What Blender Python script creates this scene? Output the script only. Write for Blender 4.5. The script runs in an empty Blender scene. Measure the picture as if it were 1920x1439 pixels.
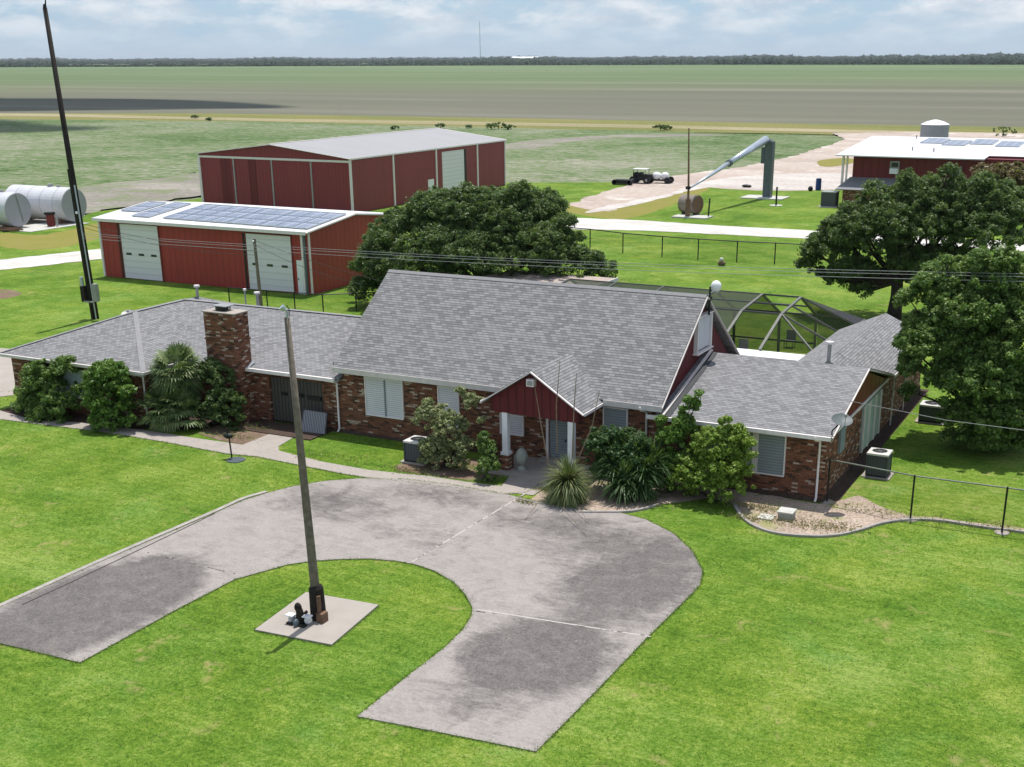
import bpy, math, random
import numpy as np
from mathutils import Vector, Matrix
R=math.radians
rng=np.random.default_rng(7); random.seed(7)
SC=bpy.context.scene; COL=SC.collection
# ---------------------------------------------------------------- camera
FPX,PITCH,ROLL,YAW,PX0,PY0,H=2345.145,0.351018,0.00389,-0.459433,1026.78,966.01,17.0
def cam_axes():
    cp,sp=math.cos(PITCH),math.sin(PITCH);cr,sr=math.cos(ROLL),math.sin(ROLL);cy,sy=math.cos(YAW),math.sin(YAW)
    f=np.array([sy*cp,cy*cp,-sp]);rt=np.array([cy,-sy,0.]);dn=np.cross(f,rt)
    return cr*rt+sr*dn,-sr*rt+cr*dn,f
CR,CD,CF=cam_axes()
cd=bpy.data.cameras.new('camera'); cam=bpy.data.objects.new('camera',cd); COL.objects.link(cam); SC.camera=cam
cd.sensor_fit='HORIZONTAL'; cd.sensor_width=36; cd.lens=FPX/1920*36
cd.shift_x=(960-PX0)/1920; cd.shift_y=(PY0-719.5)/1920; cd.clip_start=.5; cd.clip_end=80000
m=Matrix((( CR[0],-CD[0],-CF[0],0),(CR[1],-CD[1],-CF[1],0),(CR[2],-CD[2],-CF[2],H),(0,0,0,1))); cam.matrix_world=m
def ray(u,v): return CR*((u-PX0)/FPX)+CD*((v-PY0)/FPX)+CF
def G(u,v,z=0.):          # surveyed point of the ground (or a level z) for a point of the photograph
    d=ray(u,v); p=np.array([0,0,H])+d*(z-H)/d[2]; return (float(p[0]),float(p[1]))
# ---------------------------------------------------------------- light
SUN_EL,SUN_AZ=R(75),R(-12)   # azimuth from +Y toward +X
SUNV=Vector((math.cos(SUN_EL)*math.sin(SUN_AZ),math.cos(SUN_EL)*math.cos(SUN_AZ),math.sin(SUN_EL)))
SUN_STR,SKY_STR,EXPO=4.2,0.14,0.15
w=bpy.data.worlds.new('World'); SC.world=w; w.use_nodes=True
SC.view_settings.view_transform='Standard'; SC.view_settings.look='None'; SC.view_settings.exposure=EXPO; SC.view_settings.gamma=1
SC.view_settings.use_curve_mapping=False
sl=bpy.data.lights.new('sun','SUN'); sl.energy=SUN_STR; sl.angle=R(.5); sl.color=(1,.965,.91)
so=bpy.data.objects.new('sun',sl); COL.objects.link(so); so.rotation_euler=SUNV.to_track_quat('Z','Y').to_euler(); so.location=(0,0,60)
# node helpers
class NT:
    def __init__(s,nt): s.nt=nt; nt.nodes.clear()
    def n(s,t,props=None,**inp):
        nd=s.nt.nodes.new('ShaderNode'+t)
        for k,v in (props or {}).items(): setattr(nd,k,v)
        for k,v in inp.items():
            key=int(k[1:]) if k[0]=='i' and k[1:].isdigit() else k.replace('_',' ')
            s.put(nd.inputs[key],v)
        return nd
    def put(s,sock,v):
        if isinstance(v,bpy.types.NodeSocket): s.nt.links.new(v,sock)
        elif isinstance(v,bpy.types.Node): s.nt.links.new(v.outputs[0],sock)
        else:
            if sock.type=='RGBA' and len(v)==3: v=(*v,1)
            sock.default_value=v
    def math(s,op,a,b=0.,c=None,clamp=False):
        nd=s.nt.nodes.new('ShaderNodeMath'); nd.operation=op; nd.use_clamp=clamp
        s.put(nd.inputs[0],a); s.put(nd.inputs[1],b)
        if c is not None: s.put(nd.inputs[2],c)
        return nd.outputs[0]
    def ramp(s,fac,*stops):
        nd=s.nt.nodes.new('ShaderNodeValToRGB'); e=nd.color_ramp.elements
        while len(e)<len(stops): e.new(.5)
        for el,(p,c) in zip(e,stops):
            el.position=p; el.color=(*c,1) if not isinstance(c,(int,float)) else (c,c,c,1)
        s.put(nd.inputs[0],fac); return nd.outputs[0]
    def mix(s,fac,a,b,mode='MIX'):
        nd=s.nt.nodes.new('ShaderNodeMix'); nd.data_type='RGBA'; nd.blend_type=mode
        s.put(nd.inputs[0],fac); s.put(nd.inputs[6],a); s.put(nd.inputs[7],b); return nd.outputs[2]
    def noise(s,vec,scale,detail=3,rough=.55,dist=0.):
        nd=s.n('TexNoise',Scale=scale,Detail=detail,Roughness=rough,Distortion=dist); s.put(nd.inputs['Vector'],vec); return nd.outputs[0]
    def vscale(s,vec,sc,rot=0):
        nd=s.n('Mapping'); nd.inputs['Scale'].default_value=sc; nd.inputs['Rotation'].default_value=(0,0,rot); s.put(nd.inputs['Vector'],vec); return nd.outputs[0]
def cells(T,u,v,w,h,mort,stag=.5,seed=0.):
    """staggered courses: a random tone per unit and a joint mask"""
    r=T.math('FLOOR',T.math('DIVIDE',v,h)); off=T.math('MULTIPLY',T.math('FRACT',T.math('MULTIPLY',r,stag)),1.)
    uu=T.math('ADD',T.math('DIVIDE',u,w),off); c=T.math('FLOOR',uu)
    wn=T.n('TexWhiteNoise',{'noise_dimensions':'3D'}); T.put(wn.inputs['Vector'],T.n('CombineXYZ',X=c,Y=r,Z=seed).outputs[0])
    fu=T.math('PINGPONG',uu,.5) ; fv=T.math('PINGPONG',T.math('DIVIDE',v,h),.5)
    # pingpong is 0 at each integer: joints
    ju=T.math('LESS_THAN',fu,mort/w); jv=T.math('LESS_THAN',fv,mort/h)
    return wn.outputs[0],ju,jv
# sky
T=NT(w.node_tree)
sky=T.n('TexSky'); sky.sky_type='NISHITA'; sky.sun_disc=False; sky.sun_elevation=SUN_EL; sky.sun_rotation=SUN_AZ
sky.air_density=1.0; sky.dust_density=.6; sky.ozone_density=2.5; sky.altitude=0
tc=T.n('TexCoord'); sep=T.n('SeparateXYZ',i0=tc.outputs['Generated'])
zz=T.math('MAXIMUM',sep.outputs[2],0.0)
az=T.math('ARCTAN2',sep.outputs[0],sep.outputs[1])
el=T.math('ARCSINE',zz)
cv=T.n('CombineXYZ',X=T.math('MULTIPLY',az,15.),Y=T.math('MULTIPLY',el,42.),Z=T.math('MULTIPLY',el,4.))
n1=T.noise(cv,.75,7,.6,.25); n2=T.noise(cv,2.2,6,.62,.2)
d=T.math('ADD',T.math('MULTIPLY',n1,.68),T.math('MULTIPLY',n2,.32))
cm=T.ramp(d,(.43,0.),(.5,.6),(.57,1.))
hz=T.ramp(el,(0.,.1),(.014,.5),(.03,1.))
cm2=T.math('MULTIPLY',T.math('MULTIPLY',cm,hz),.85)
shade=T.ramp(T.noise(cv,1.5,5,.6),(.36,(3.7,4.15,4.8)),(.6,(5.8,5.95,6.15)))
low=T.ramp(el,(0.,.9),(.12,.55),(.6,.15))
blue=T.ramp(el,(0.,(2.6,3.9,5.1)),(.03,(2.35,3.6,4.9)),(.5,(1.2,2.3,4.2)))
skc=T.mix(low,sky.outputs[0],blue)
colr=T.mix(cm2,skc,shade)
bg=T.n('Background',Color=colr,Strength=SKY_STR); T.n('OutputWorld',Surface=bg)
# ---------------------------------------------------------------- materials
def newmat(name):
    m=bpy.data.materials.new(name); m.use_nodes=True; return m,NT(m.node_tree)
def finish(T,color,rough=.85,metal=0.,bump=None,spec=.3,bstr=.3,bdist=.02,**kw):
    b=T.n('BsdfPrincipled'); T.put(b.inputs['Base Color'],color); T.put(b.inputs['Roughness'],rough); b.inputs['Metallic'].default_value=metal
    b.inputs['Specular IOR Level'].default_value=spec
    if bump is not None:
        bn=T.n('Bump',Strength=bstr,Distance=bdist); T.put(bn.inputs['Height'],bump); T.put(b.inputs['Normal'],bn.outputs[0])
    T.n('OutputMaterial',Surface=b); return b
def simple(name,c,rough=.7,metal=0.,var=.12,vs=3.,spec=.3,dirt=None):
    m,T=newmat(name); pos=T.n('NewGeometry').outputs['Position']
    n=T.noise(pos,vs,4,.6)
    dk=tuple(x*(1-var) for x in c); lt=tuple(min(1,x*(1+var)) for x in c)
    col=T.ramp(n,(.3,dk),(.7,lt))
    if dirt: col=T.mix(T.ramp(T.noise(pos,vs*.35,5,.65),(.5,0.),(.72,.6)),col,dirt)
    finish(T,col,rough,metal,spec=spec); return m
M={}
M['trim']=simple('white_trim',(.76,.7,.68),.6,var=.08)
M['fascia']=simple('fascia_paint',(.62,.57,.54),.6,var=.1)
M['white']=simple('white_paint',(.8,.8,.8),.5,var=.05)
M['shade']=simple('window_blind',(.66,.7,.76),.6,var=.03)
M['greyshutter']=simple('grey_shutter',(.2,.24,.26),.6,var=.1)
M['greenwin']=simple('pale_screen',(.36,.43,.4),.5,var=.1)
M['soffit']=simple('dark_flashing',(.05,.052,.055),.7)
M['black']=simple('black_metal',(.012,.014,.013),.5,var=.2)
M['wire']=simple('cable_grey',(.3,.31,.3),.5)
M['wiredark']=simple('cable_dark',(.03,.03,.03),.6)
M['steel']=simple('grey_steel',(.11,.135,.15),.45,.3,var=.12)
M['alu']=simple('light_steel',(.5,.55,.6),.3,.55,var=.08)
M['galv']=simple('galvanised',(.33,.33,.33),.5,.4,var=.12)
M['frame']=simple('cage_frame',(.07,.075,.065),.5,.2)
M['capsh']=simple('cap_shingle',(.255,.25,.252),.92,var=.12,vs=9)
M['framel']=simple('cage_frame_light',(.15,.15,.13),.5,.2)
M['pole']=simple('weathered_pole',(.17,.14,.11),.9,var=.3,vs=6)
M['poledark']=simple('creosote_pole',(.022,.017,.014),.85,var=.4,vs=5)
M['rust']=simple('rusty_steel',(.17,.1,.065),.85,var=.35,vs=5)
M['drum']=simple('rusty_drum',(.24,.2,.17),.8,var=.2,vs=2,dirt=(.36,.3,.27))
M['slab']=simple('clean_concrete',(.36,.32,.28),.9,var=.07,vs=1.2)
M['oldslab']=simple('pale_concrete',(.5,.49,.45),.9,var=.12,vs=3)
M['bark']=simple('bark',(.05,.04,.03),.95,var=.4,vs=8)
M['twig']=simple('dry_stalk',(.2,.15,.1),.9,var=.3,vs=10)
M['statue']=simple('pale_stone',(.3,.31,.27),.9,var=.15,vs=8)
M['acbody']=simple('condenser_grey',(.07,.075,.08),.6,var=.1)
M['actop']=simple('condenser_lid',(.62,.6,.56),.5,var=.08)
M['blue']=simple('blue_plastic',(.02,.06,.25),.4)
M['redpaint']=simple('red_paint',(.16,.025,.02),.6,var=.2)
M['awning']=simple('grey_metal_awning',(.2,.2,.215),.6,var=.08)
M['tanroof']=simple('tan_roof',(.4,.33,.29),.8,var=.08,vs=2)
M['siding']=simple('barn_roof_metal',(.44,.43,.45),.5,.1,var=.05,vs=.3)
M['dish']=simple('dish_grey',(.11,.13,.13),.5,var=.06)
M['mower']=simple('black_rubber',(.02,.02,.022),.7)
M['cloudm']=simple('cloud_white',(.9,.9,.92),1.,var=.03,vs=.002)
def red_metal(name,c1,c2,pitch=.3):
    m,T=newmat(name); g=T.n('NewGeometry'); s=T.n('SeparateXYZ',i0=g.outputs['Position'])
    xy=T.math('ADD',s.outputs[0],s.outputs[1])
    v=T.math('PINGPONG',T.math('MULTIPLY',xy,1/pitch),.5)
    rib=T.ramp(v,(.0,1.),(.1,1.),(.18,0.),(1.,0.))
    n=T.noise(T.vscale(g.outputs['Position'],(1,1,.15)),.5,5,.6)
    col=T.mix(T.math('MULTIPLY',rib,.35),T.ramp(n,(.3,c1),(.7,c2)),tuple(x*.6 for x in c1))
    finish(T,col,.5,.0,bump=rib,bstr=.6,bdist=.03,spec=.35); return m
M['red1']=red_metal('red_ribbed_metal',(.3,.034,.027),(.37,.046,.036),.6)
M['red2']=red_metal('dark_red_ribbed_metal',(.215,.032,.038),(.26,.042,.047),.5)
M['red3']=red_metal('maroon_siding',(.13,.014,.015),(.165,.019,.02),.9)
def board_mat():
    m,T=newmat('maroon_board_siding'); g=T.n('NewGeometry'); s=T.n('SeparateXYZ',i0=g.outputs['Position'])
    xy=T.math('ADD',s.outputs[0],s.outputs[1]); v=T.math('PINGPONG',T.math('MULTIPLY',xy,1/.4),.5)
    rib=T.ramp(v,(.0,1.),(.06,1.),(.1,0.),(1.,0.))
    n=T.noise(g.outputs['Position'],2.,4,.6)
    col=T.mix(T.math('MULTIPLY',rib,.55),T.ramp(n,(.3,(.1,.016,.018)),(.7,(.13,.021,.023))),(.03,.006,.007))
    finish(T,col,.75,bump=rib,bstr=.5,bdist=.02); return m
M['board']=board_mat()
def brick_mat():
    m,T=newmat('mottled_brick'); tc=T.n('NewGeometry'); s=T.n('SeparateXYZ',i0=tc.outputs['Position'])
    v=T.n('CombineXYZ',X=T.math('ADD',s.outputs[0],s.outputs[1]),Y=s.outputs[2])
    rn,ju,jv=cells(T,T.math('ADD',s.outputs[0],s.outputs[1]),s.outputs[2],.27,.086,.007)
    jt=T.math('MAXIMUM',ju,jv)
    c=T.ramp(rn,(0.,(.03,.016,.012)),(.14,(.08,.034,.02)),(.3,(.18,.065,.036)),(.55,(.28,.1,.052)),(.76,(.18,.066,.038)),(.86,(.3,.14,.08)),(.885,(.46,.35,.27)),(1.,(.56,.44,.35)))
    fine=T.noise(tc.outputs['Position'],14.,3,.6)
    c=T.mix(.25,c,T.ramp(fine,(.3,(.04,.03,.02)),(.7,(.24,.16,.12))))
    c=T.mix(jt,c,(.07,.048,.036))
    finish(T,c,.9,bump=jt,bstr=-.4,bdist=.01,spec=.15); return m
M['brick']=brick_mat()
def shingle(name,base,dark,light,w=.36,h=.17):
    m,T=newmat(name); tc=T.n('TexCoord'); uv=tc.outputs['UV']
    sx=T.n('SeparateXYZ',i0=uv); rn,ju,jv=cells(T,sx.outputs[0],sx.outputs[1],w,h,.016,.37)
    c=T.ramp(rn,(0.,tuple(x*.8 for x in dark)),(.2,dark),(.5,base),(.8,light),(1.,tuple(x*1.1 for x in light)))
    big=T.noise(T.vscale(uv,(.35,.12,1)),1.,4,.6); c=T.mix(.2,c,T.ramp(big,(.3,tuple(x*.8 for x in base)),(.7,tuple(x*1.12 for x in base))))
    fine=T.noise(uv,40.,2,.6); c=T.mix(.18,c,T.ramp(fine,(.3,(.06,.06,.06)),(.7,(.6,.6,.62))))
    c=T.mix(T.math('MULTIPLY',T.math('MAXIMUM',T.math('MULTIPLY',ju,.5),jv),.8),c,tuple(x*.45 for x in dark))
    finish(T,c,.92,bump=rn,bstr=.3,bdist=.012,spec=.1); return m
M['shingle']=shingle('grey_shingle',(.228,.224,.222),(.16,.156,.156),(.272,.268,.266),.3,.145)
M['shinglel']=shingle('grey_shingle_light',(.242,.238,.238),(.182,.178,.18),(.282,.278,.28),.28,.14)
def roofmetal(name,c,pitch,rust=0):
    m,T=newmat(name); uv=T.n('TexCoord').outputs['UV']; s=T.n('SeparateXYZ',i0=uv)
    v=T.math('PINGPONG',T.math('MULTIPLY',s.outputs[0],1/pitch),.5); rib=T.ramp(v,(0.,1.),(.06,1.),(.12,0.),(1.,0.))
    n=T.noise(T.vscale(uv,(1,.2,1)),.6,5,.6)
    col=T.mix(T.math('MULTIPLY',rib,.2),T.ramp(n,(.3,tuple(x*.9 for x in c)),(.7,c)),tuple(x*.7 for x in c))
    finish(T,col,.55,.05,bump=rib,bstr=.4,bdist=.03); return m
M['rmwhite']=roofmetal('white_metal_roof',(.72,.72,.72),.9)
M['rmgrey']=roofmetal('grey_metal_roof',(.35,.342,.34),.9)
M['rmw2']=roofmetal('off_white_metal_roof',(.66,.66,.65),.9)
def rollup():
    m,T=newmat('roll_up_door'); g=T.n('NewGeometry'); s=T.n('SeparateXYZ',i0=g.outputs['Position'])
    v=T.math('PINGPONG',T.math('MULTIPLY',s.outputs[2],1/.5),.5); rib=T.ramp(v,(0.,1.),(.08,1.),(.16,0.),(1.,0.))
    col=T.mix(T.math('MULTIPLY',rib,.25),(.74,.71,.73),(.42,.41,.43)); finish(T,col,.5,bump=rib,bstr=.4); return m
M['rollup']=rollup()
def louvre(name,c,p=.12):
    m,T=newmat(name); g=T.n('NewGeometry'); s=T.n('SeparateXYZ',i0=g.outputs['Position'])
    v=T.math('PINGPONG',T.math('MULTIPLY',s.outputs[2],1/p),.5); rib=T.ramp(v,(0.,1.),(.15,1.),(.3,0.),(1.,0.))
    n=T.noise(T.vscale(g.outputs['Position'],(1,1,.4)),1.5,4,.6)
    col=T.mix(T.math('MULTIPLY',rib,.4),T.ramp(n,(.3,tuple(x*.88 for x in c)),(.7,c)),tuple(x*.35 for x in c)); finish(T,col,.5,bump=rib,bstr=.5); return m
M['louvre']=louvre('grey_louvre_slats',(.27,.31,.33)); M['blind']=louvre('white_blind_slats',(.72,.71,.76),.1)
def vlouvre(name,c,p=.12):
    m,T=newmat(name); g=T.n('NewGeometry'); s=T.n('SeparateXYZ',i0=g.outputs['Position'])
    v=T.math('PINGPONG',T.math('MULTIPLY',T.math('ADD',s.outputs[0],s.outputs[1]),1/p),.5); rib=T.ramp(v,(0.,1.),(.15,1.),(.3,0.),(1.,0.))
    col=T.mix(T.math('MULTIPLY',rib,.6),c,tuple(x*.3 for x in c)); finish(T,col,.6,bump=rib,bstr=.5); return m
M['gate']=vlouvre('dark_gate_slats',(.08,.075,.065),.2); M['greypanel']=vlouvre('grey_panel_slats',(.24,.24,.26),.15)
M['acgrille']=vlouvre('condenser_grille',(.09,.1,.11),.08)
def solar():
    m,T=newmat('solar_cells'); uv=T.n('TexCoord').outputs['UV']
    b=T.n('TexBrick',{'offset':0.},Scale=1.,Mortar_Size=.035,Brick_Width=1.0,Row_Height=1.65,Color1=(.17,.2,.265),Color2=(.215,.245,.315),Mortar=(.55,.56,.6)); T.put(b.inputs['Vector'],uv)
    finish(T,b.outputs[0],.35,spec=.6); return m
M['solar']=solar()
def glassy(name,c=(.03,.035,.04)):
    m,T=newmat(name); finish(T,c,.12,spec=.6); return m
M['glass']=glassy('dark_glass')
def screen(name,c,a):
    m,T=newmat(name); d=T.n('BsdfDiffuse',Color=c); t=T.n('BsdfTransparent'); x=T.n('MixShader',Fac=a); T.nt.links.new(t.outputs[0],x.inputs[1]); T.nt.links.new(d.outputs[0],x.inputs[2]); T.n('OutputMaterial',Surface=x); return m
M['screen']=screen('insect_screen',(.07,.08,.06),.68); M['screen2']=screen('dense_screen',(.07,.07,.08),.72); M['chain']=screen('chain_link',(.05,.06,.05),.1)
# ground materials
def ground_mat(name,stops,scale,fine=9.,finemix=.35,patch=None,fstops=None,aniso=(1,1,1),bump=.3,rot=0,rough=.95):
    m,T=newmat(name); pos=T.n('NewGeometry').outputs['Position']; p=T.vscale(pos,aniso,rot)
    n=T.noise(p,scale,6,.62); c=T.ramp(n,*stops)
    f=T.noise(pos,fine,4,.7)
    c=T.mix(finemix,c,T.ramp(f,*(fstops or ((.3,tuple(x*.45 for x in stops[0][1])),(.7,tuple(x*1.5 for x in stops[-1][1]))))))
    if patch: c=T.mix(T.ramp(T.noise(pos,patch[0],5,.65,.5),(patch[1],0.),(patch[2],patch[4] if len(patch)>4 else .8)),c,patch[3])
    finish(T,c,rough,bump=f,bstr=bump,bdist=.03,spec=.08); return m
def lawn_mat():
    m,T=newmat('lawn_grass'); pos=T.n('NewGeometry').outputs['Position']
    a=T.noise(pos,.12,5,.55,.9); b=T.noise(pos,.6,5,.6,.6); e=T.noise(T.vscale(pos,(1,1,1)),2.6,5,.7,.4); f=T.noise(pos,8.,5,.8); g=T.noise(pos,24.,4,.75)
    v=T.math('ADD',T.math('ADD',T.math('MULTIPLY',a,.6),T.math('MULTIPLY',b,.45)),T.math('ADD',T.math('MULTIPLY',e,.5),T.math('MULTIPLY',f,1.1)))
    v=T.math('ADD',v,T.math('MULTIPLY',g,.98))       # mean about 1.75
    v=T.math('MULTIPLY',T.math('SUBTRACT',v,1.34),1.25,clamp=True)
    c=T.ramp(v,(.12,(.017,.048,.005)),(.34,(.05,.117,.011)),(.5,(.088,.173,.017)),(.66,(.133,.222,.028)),(.88,(.25,.32,.08)))
    mw=T.n('TexWave',{'wave_type':'BANDS','bands_direction':'Y'},Scale=.62,Distortion=5.,Detail=3.,Detail_Scale=.35); T.put(mw.inputs['Vector'],T.vscale(pos,(.35,1,1),R(8))); c=T.mix(.14,c,T.mix(1.,c,T.ramp(mw.outputs[0],(.2,(.6,.68,.6)),(.8,(1.35,1.28,1.2))),'MULTIPLY'))
    warm=T.ramp(T.noise(pos,.2,4,.6,.6),(.42,0.),(.62,.5)); c=T.mix(warm,c,T.mix(1.,c,(1.35,1.1,1.),'MULTIPLY'))
    cool=T.ramp(T.noise(pos,.33,4,.6,.6),(.56,0.),(.7,.6)); c=T.mix(cool,c,T.mix(1.,c,(.82,1.0,1.35),'MULTIPLY'))
    pt=T.math('MULTIPLY',T.ramp(T.noise(pos,.45,5,.6,1.),(.58,0.),(.68,1.)),T.ramp(T.noise(pos,2.4,4,.65),(.45,0.),(.6,.75)))
    c=T.mix(pt,c,(.32,.28,.11))
    h=T.math('ADD',f,T.math('MULTIPLY',g,.6))
    finish(T,c,.95,bump=h,bstr=.6,bdist=.06,spec=.08); return m
M['lawn']=lawn_mat()
M['drylawn']=ground_mat('dry_lawn_patch',((.3,(.16,.2,.025)),(.55,(.22,.21,.05)),(.75,(.27,.21,.08))),.35,7.,.4)
def field_mat():
    m,T=newmat('young_crop'); pos=T.n('NewGeometry').outputs['Position']
    rows=T.noise(T.vscale(pos,(.12,1.3,1),R(-14)),1.1,4,.7); a=T.noise(pos,.018,6,.65); f=T.noise(pos,.8,5,.8); g=T.noise(T.vscale(pos,(1,2.2,1),R(-14)),.28,4,.7)
    v=T.math('ADD',T.math('ADD',T.math('MULTIPLY',a,.7),T.math('MULTIPLY',rows,.55)),T.math('ADD',T.math('MULTIPLY',f,.8),T.math('MULTIPLY',g,.5)))
    v=T.math('MULTIPLY',T.math('SUBTRACT',v,.96),1.55,clamp=True)
    c=T.ramp(v,(.15,(.035,.07,.02)),(.38,(.1,.155,.055)),(.52,(.165,.205,.105)),(.66,(.24,.235,.17)),(.85,(.35,.33,.27)))
    finish(T,c,.95,spec=.05); return m
M['crop']=field_mat()
def farfield_mat():
    m,T=newmat('far_field'); pos=T.n('NewGeometry').outputs['Position']; s=T.n('SeparateXYZ',i0=pos)
    # distance along the field: bare brown soil near, greener crop farther away, as planted
    t=T.math('ADD',T.math('MULTIPLY',s.outputs[1],.885),T.math('MULTIPLY',s.outputs[0],-.465))
    n=T.noise(pos,.0035,5,.6); wv=T.noise(T.vscale(pos,(.0012,.012,1),R(-27)),1.,5,.6)
    tt=T.math('ADD',t,T.math('MULTIPLY',T.math('SUBTRACT',n,.5),420.))
    k=T.math('DIVIDE',tt,2600.)
    c=T.ramp(k,(0.,(.14,.15,.1)),(.13,(.145,.145,.11)),(.22,(.16,.15,.125)),(.3,(.15,.165,.1)),(.42,(.125,.2,.075)),(1.,(.13,.23,.08)))
    c=T.mix(.5,c,T.ramp(wv,(.35,(.1,.11,.075)),(.55,(.15,.155,.105)),(.68,(.3,.27,.22))))
    pl=T.n('TexWave',{'wave_type':'BANDS','bands_direction':'X'},Scale=.13,Distortion=1.); T.put(pl.inputs['Vector'],T.vscale(pos,(1,1,1),R(58)))
    near=T.ramp(T.math('DIVIDE',t,900.),(.3,.22),(.62,0.))
    c=T.mix(near,c,T.ramp(pl.outputs[0],(.3,(.07,.065,.055)),(.7,(.2,.18,.15))))
    finish(T,c,.95,spec=.05); return m
M['farfield']=farfield_mat()
M['strip']=ground_mat('dry_grass_strip',((.3,(.1,.14,.035)),(.5,(.17,.18,.055)),(.7,(.25,.21,.09))),.05,1.2,.35,aniso=(.3,1,1),rot=R(-20))
M['dirt']=ground_mat('brown_dirt',((.3,(.15,.14,.11)),(.5,(.22,.2,.17)),(.7,(.36,.33,.28))),.08,1.3,.3,patch=(.12,.5,.62,(.16,.2,.09)),aniso=(.3,1,1),rot=R(-20))
M['dirtroad']=ground_mat('pink_dirt_road',((.3,(.32,.25,.21)),(.5,(.42,.34,.29)),(.7,(.5,.43,.37))),.07,1.,.25,patch=(.15,.55,.66,(.62,.58,.53)),aniso=(.4,1,1),rot=R(-30))
M['trackm']=ground_mat('tan_track',((.3,(.17,.17,.07)),(.5,(.28,.24,.13)),(.7,(.42,.36,.24))),.03,1.,.25,aniso=(.3,1,1),rot=R(-20))
M['caliche']=ground_mat('white_caliche',((.3,(.4,.37,.33)),(.5,(.54,.51,.47)),(.7,(.66,.63,.59))),.3,3.,.2,fstops=((.3,(.4,.38,.34)),(.7,(.85,.83,.8))))
M['yard']=ground_mat('pale_rutted_gravel',((.3,(.34,.29,.25)),(.5,(.48,.43,.39)),(.7,(.6,.56,.52))),.16,1.6,.3,aniso=(.35,1.3,1),rot=R(-25))
M['bed']=ground_mat('gravel_bed',((.3,(.3,.22,.16)),(.5,(.43,.33,.25)),(.7,(.54,.44,.35))),.9,8.,.6,patch=(.6,.54,.66,(.24,.26,.08),.7),fstops=((.32,(.1,.07,.05)),(.68,(.62,.5,.42))),bump=.8)
M['mulch']=ground_mat('leaf_litter',((.3,(.09,.055,.04)),(.5,(.16,.1,.075)),(.7,(.28,.2,.15))),.9,13.,.5,patch=(.8,.5,.62,(.15,.18,.06),.8),bump=.8)
M['soil']=ground_mat('dark_soil_and_shade',((.3,(.05,.035,.028)),(.7,(.1,.07,.055))),1.2,12.,.5)
def concrete_mat(name,c,dark,blobs,streak=.5,amount=.8,thr=.5):
    m,T=newmat(name); g=T.n('NewGeometry'); pos=g.outputs['Position']; s=T.n('SeparateXYZ',i0=pos)
    acc=None
    for (x,y,rx,ry,wt) in blobs:
        dx=T.math('DIVIDE',T.math('SUBTRACT',s.outputs[0],x),rx); dy=T.math('DIVIDE',T.math('SUBTRACT',s.outputs[1],y),ry)
        q=T.math('ADD',T.math('MULTIPLY',dx,dx),T.math('MULTIPLY',dy,dy)); q=T.math('MULTIPLY',T.math('SUBTRACT',1.,T.math('POWER',q,.8),clamp=True),wt)
        acc=q if acc is None else T.math('MAXIMUM',acc,q)
    n=T.noise(pos,.8,8,.7,1.); st=T.noise(T.vscale(pos,(.8,3.4,1),R(20)),1.5,7,.75,1.); f=T.noise(pos,16.,4,.7)
    v=T.math('ADD',T.math('MULTIPLY',n,.7),T.math('MULTIPLY',st,.5))
    base=T.math('MULTIPLY',T.ramp(v,(thr,0.),(thr+.22,1.)),streak)
    if acc is not None: base=T.math('MAXIMUM',base,T.math('MULTIPLY',T.ramp(T.math('ADD',acc,T.math('MULTIPLY',T.math('SUBTRACT',v,.6),3.6)),(.05,0.),(.95,1.)),1.))
    base=T.math('MULTIPLY',base,T.ramp(T.noise(pos,.9,6,.7,1.5),(.3,.72),(.6,1.)))
    col=T.mix(T.math('MULTIPLY',base,amount),T.ramp(T.noise(pos,.8,5,.6),(.3,tuple(x*.88 for x in c)),(.7,tuple(x*1.06 for x in c))),dark)
    col=T.mix(.3,col,T.ramp(f,(.34,tuple(x*.35 for x in c)),(.7,tuple(min(1,x*1.3) for x in c))))
    # pale scratch marks
    vo=T.n('TexVoronoi',{'feature':'DISTANCE_TO_EDGE'},Scale=1.1); T.put(vo.inputs['Vector'],pos)
    sc=T.math('MULTIPLY',T.ramp(vo.outputs[0],(0.,1.),(.012,0.),(1.,0.)),T.ramp(T.noise(pos,1.7,4,.7,1.5),(.56,0.),(.64,.5)))
    col=T.mix(sc,col,tuple(min(1,x*1.2) for x in c))
    finish(T,col,.88,bump=f,bstr=.15,bdist=.01,spec=.15); return m
M['drive']=concrete_mat('stained_concrete',(.35,.315,.29),(.045,.04,.04),[(-30.3,27.2,3.0,5.4,3.2),(-15.0,37.2,3.0,6.0,1.5),(-16.5,39.5,4.6,3.2,1.0),(-15.4,30.4,2.8,3.3,2.2),(-15.6,27.5,2.2,2.6,.7),(-28.8,39.2,3.6,2.6,.85),(-19.4,40.6,4.4,2.2,.9),(-25.5,41.6,3.6,1.4,.8),(-24,37.5,3,1.6,.4)],.5,.92,.56)
M['walk']=concrete_mat('walk_concrete',(.4,.355,.315),(.17,.15,.14),[],.8,.6,.58)
M['kerb']=simple('kerb_concrete',(.36,.325,.3),.9,var=.14,vs=2.5,dirt=(.2,.18,.17))
M['crack']=simple('joint_dirt',(.045,.035,.028),.95)
M['mortar']=simple('pale_joint',(.44,.4,.37),.9)
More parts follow.
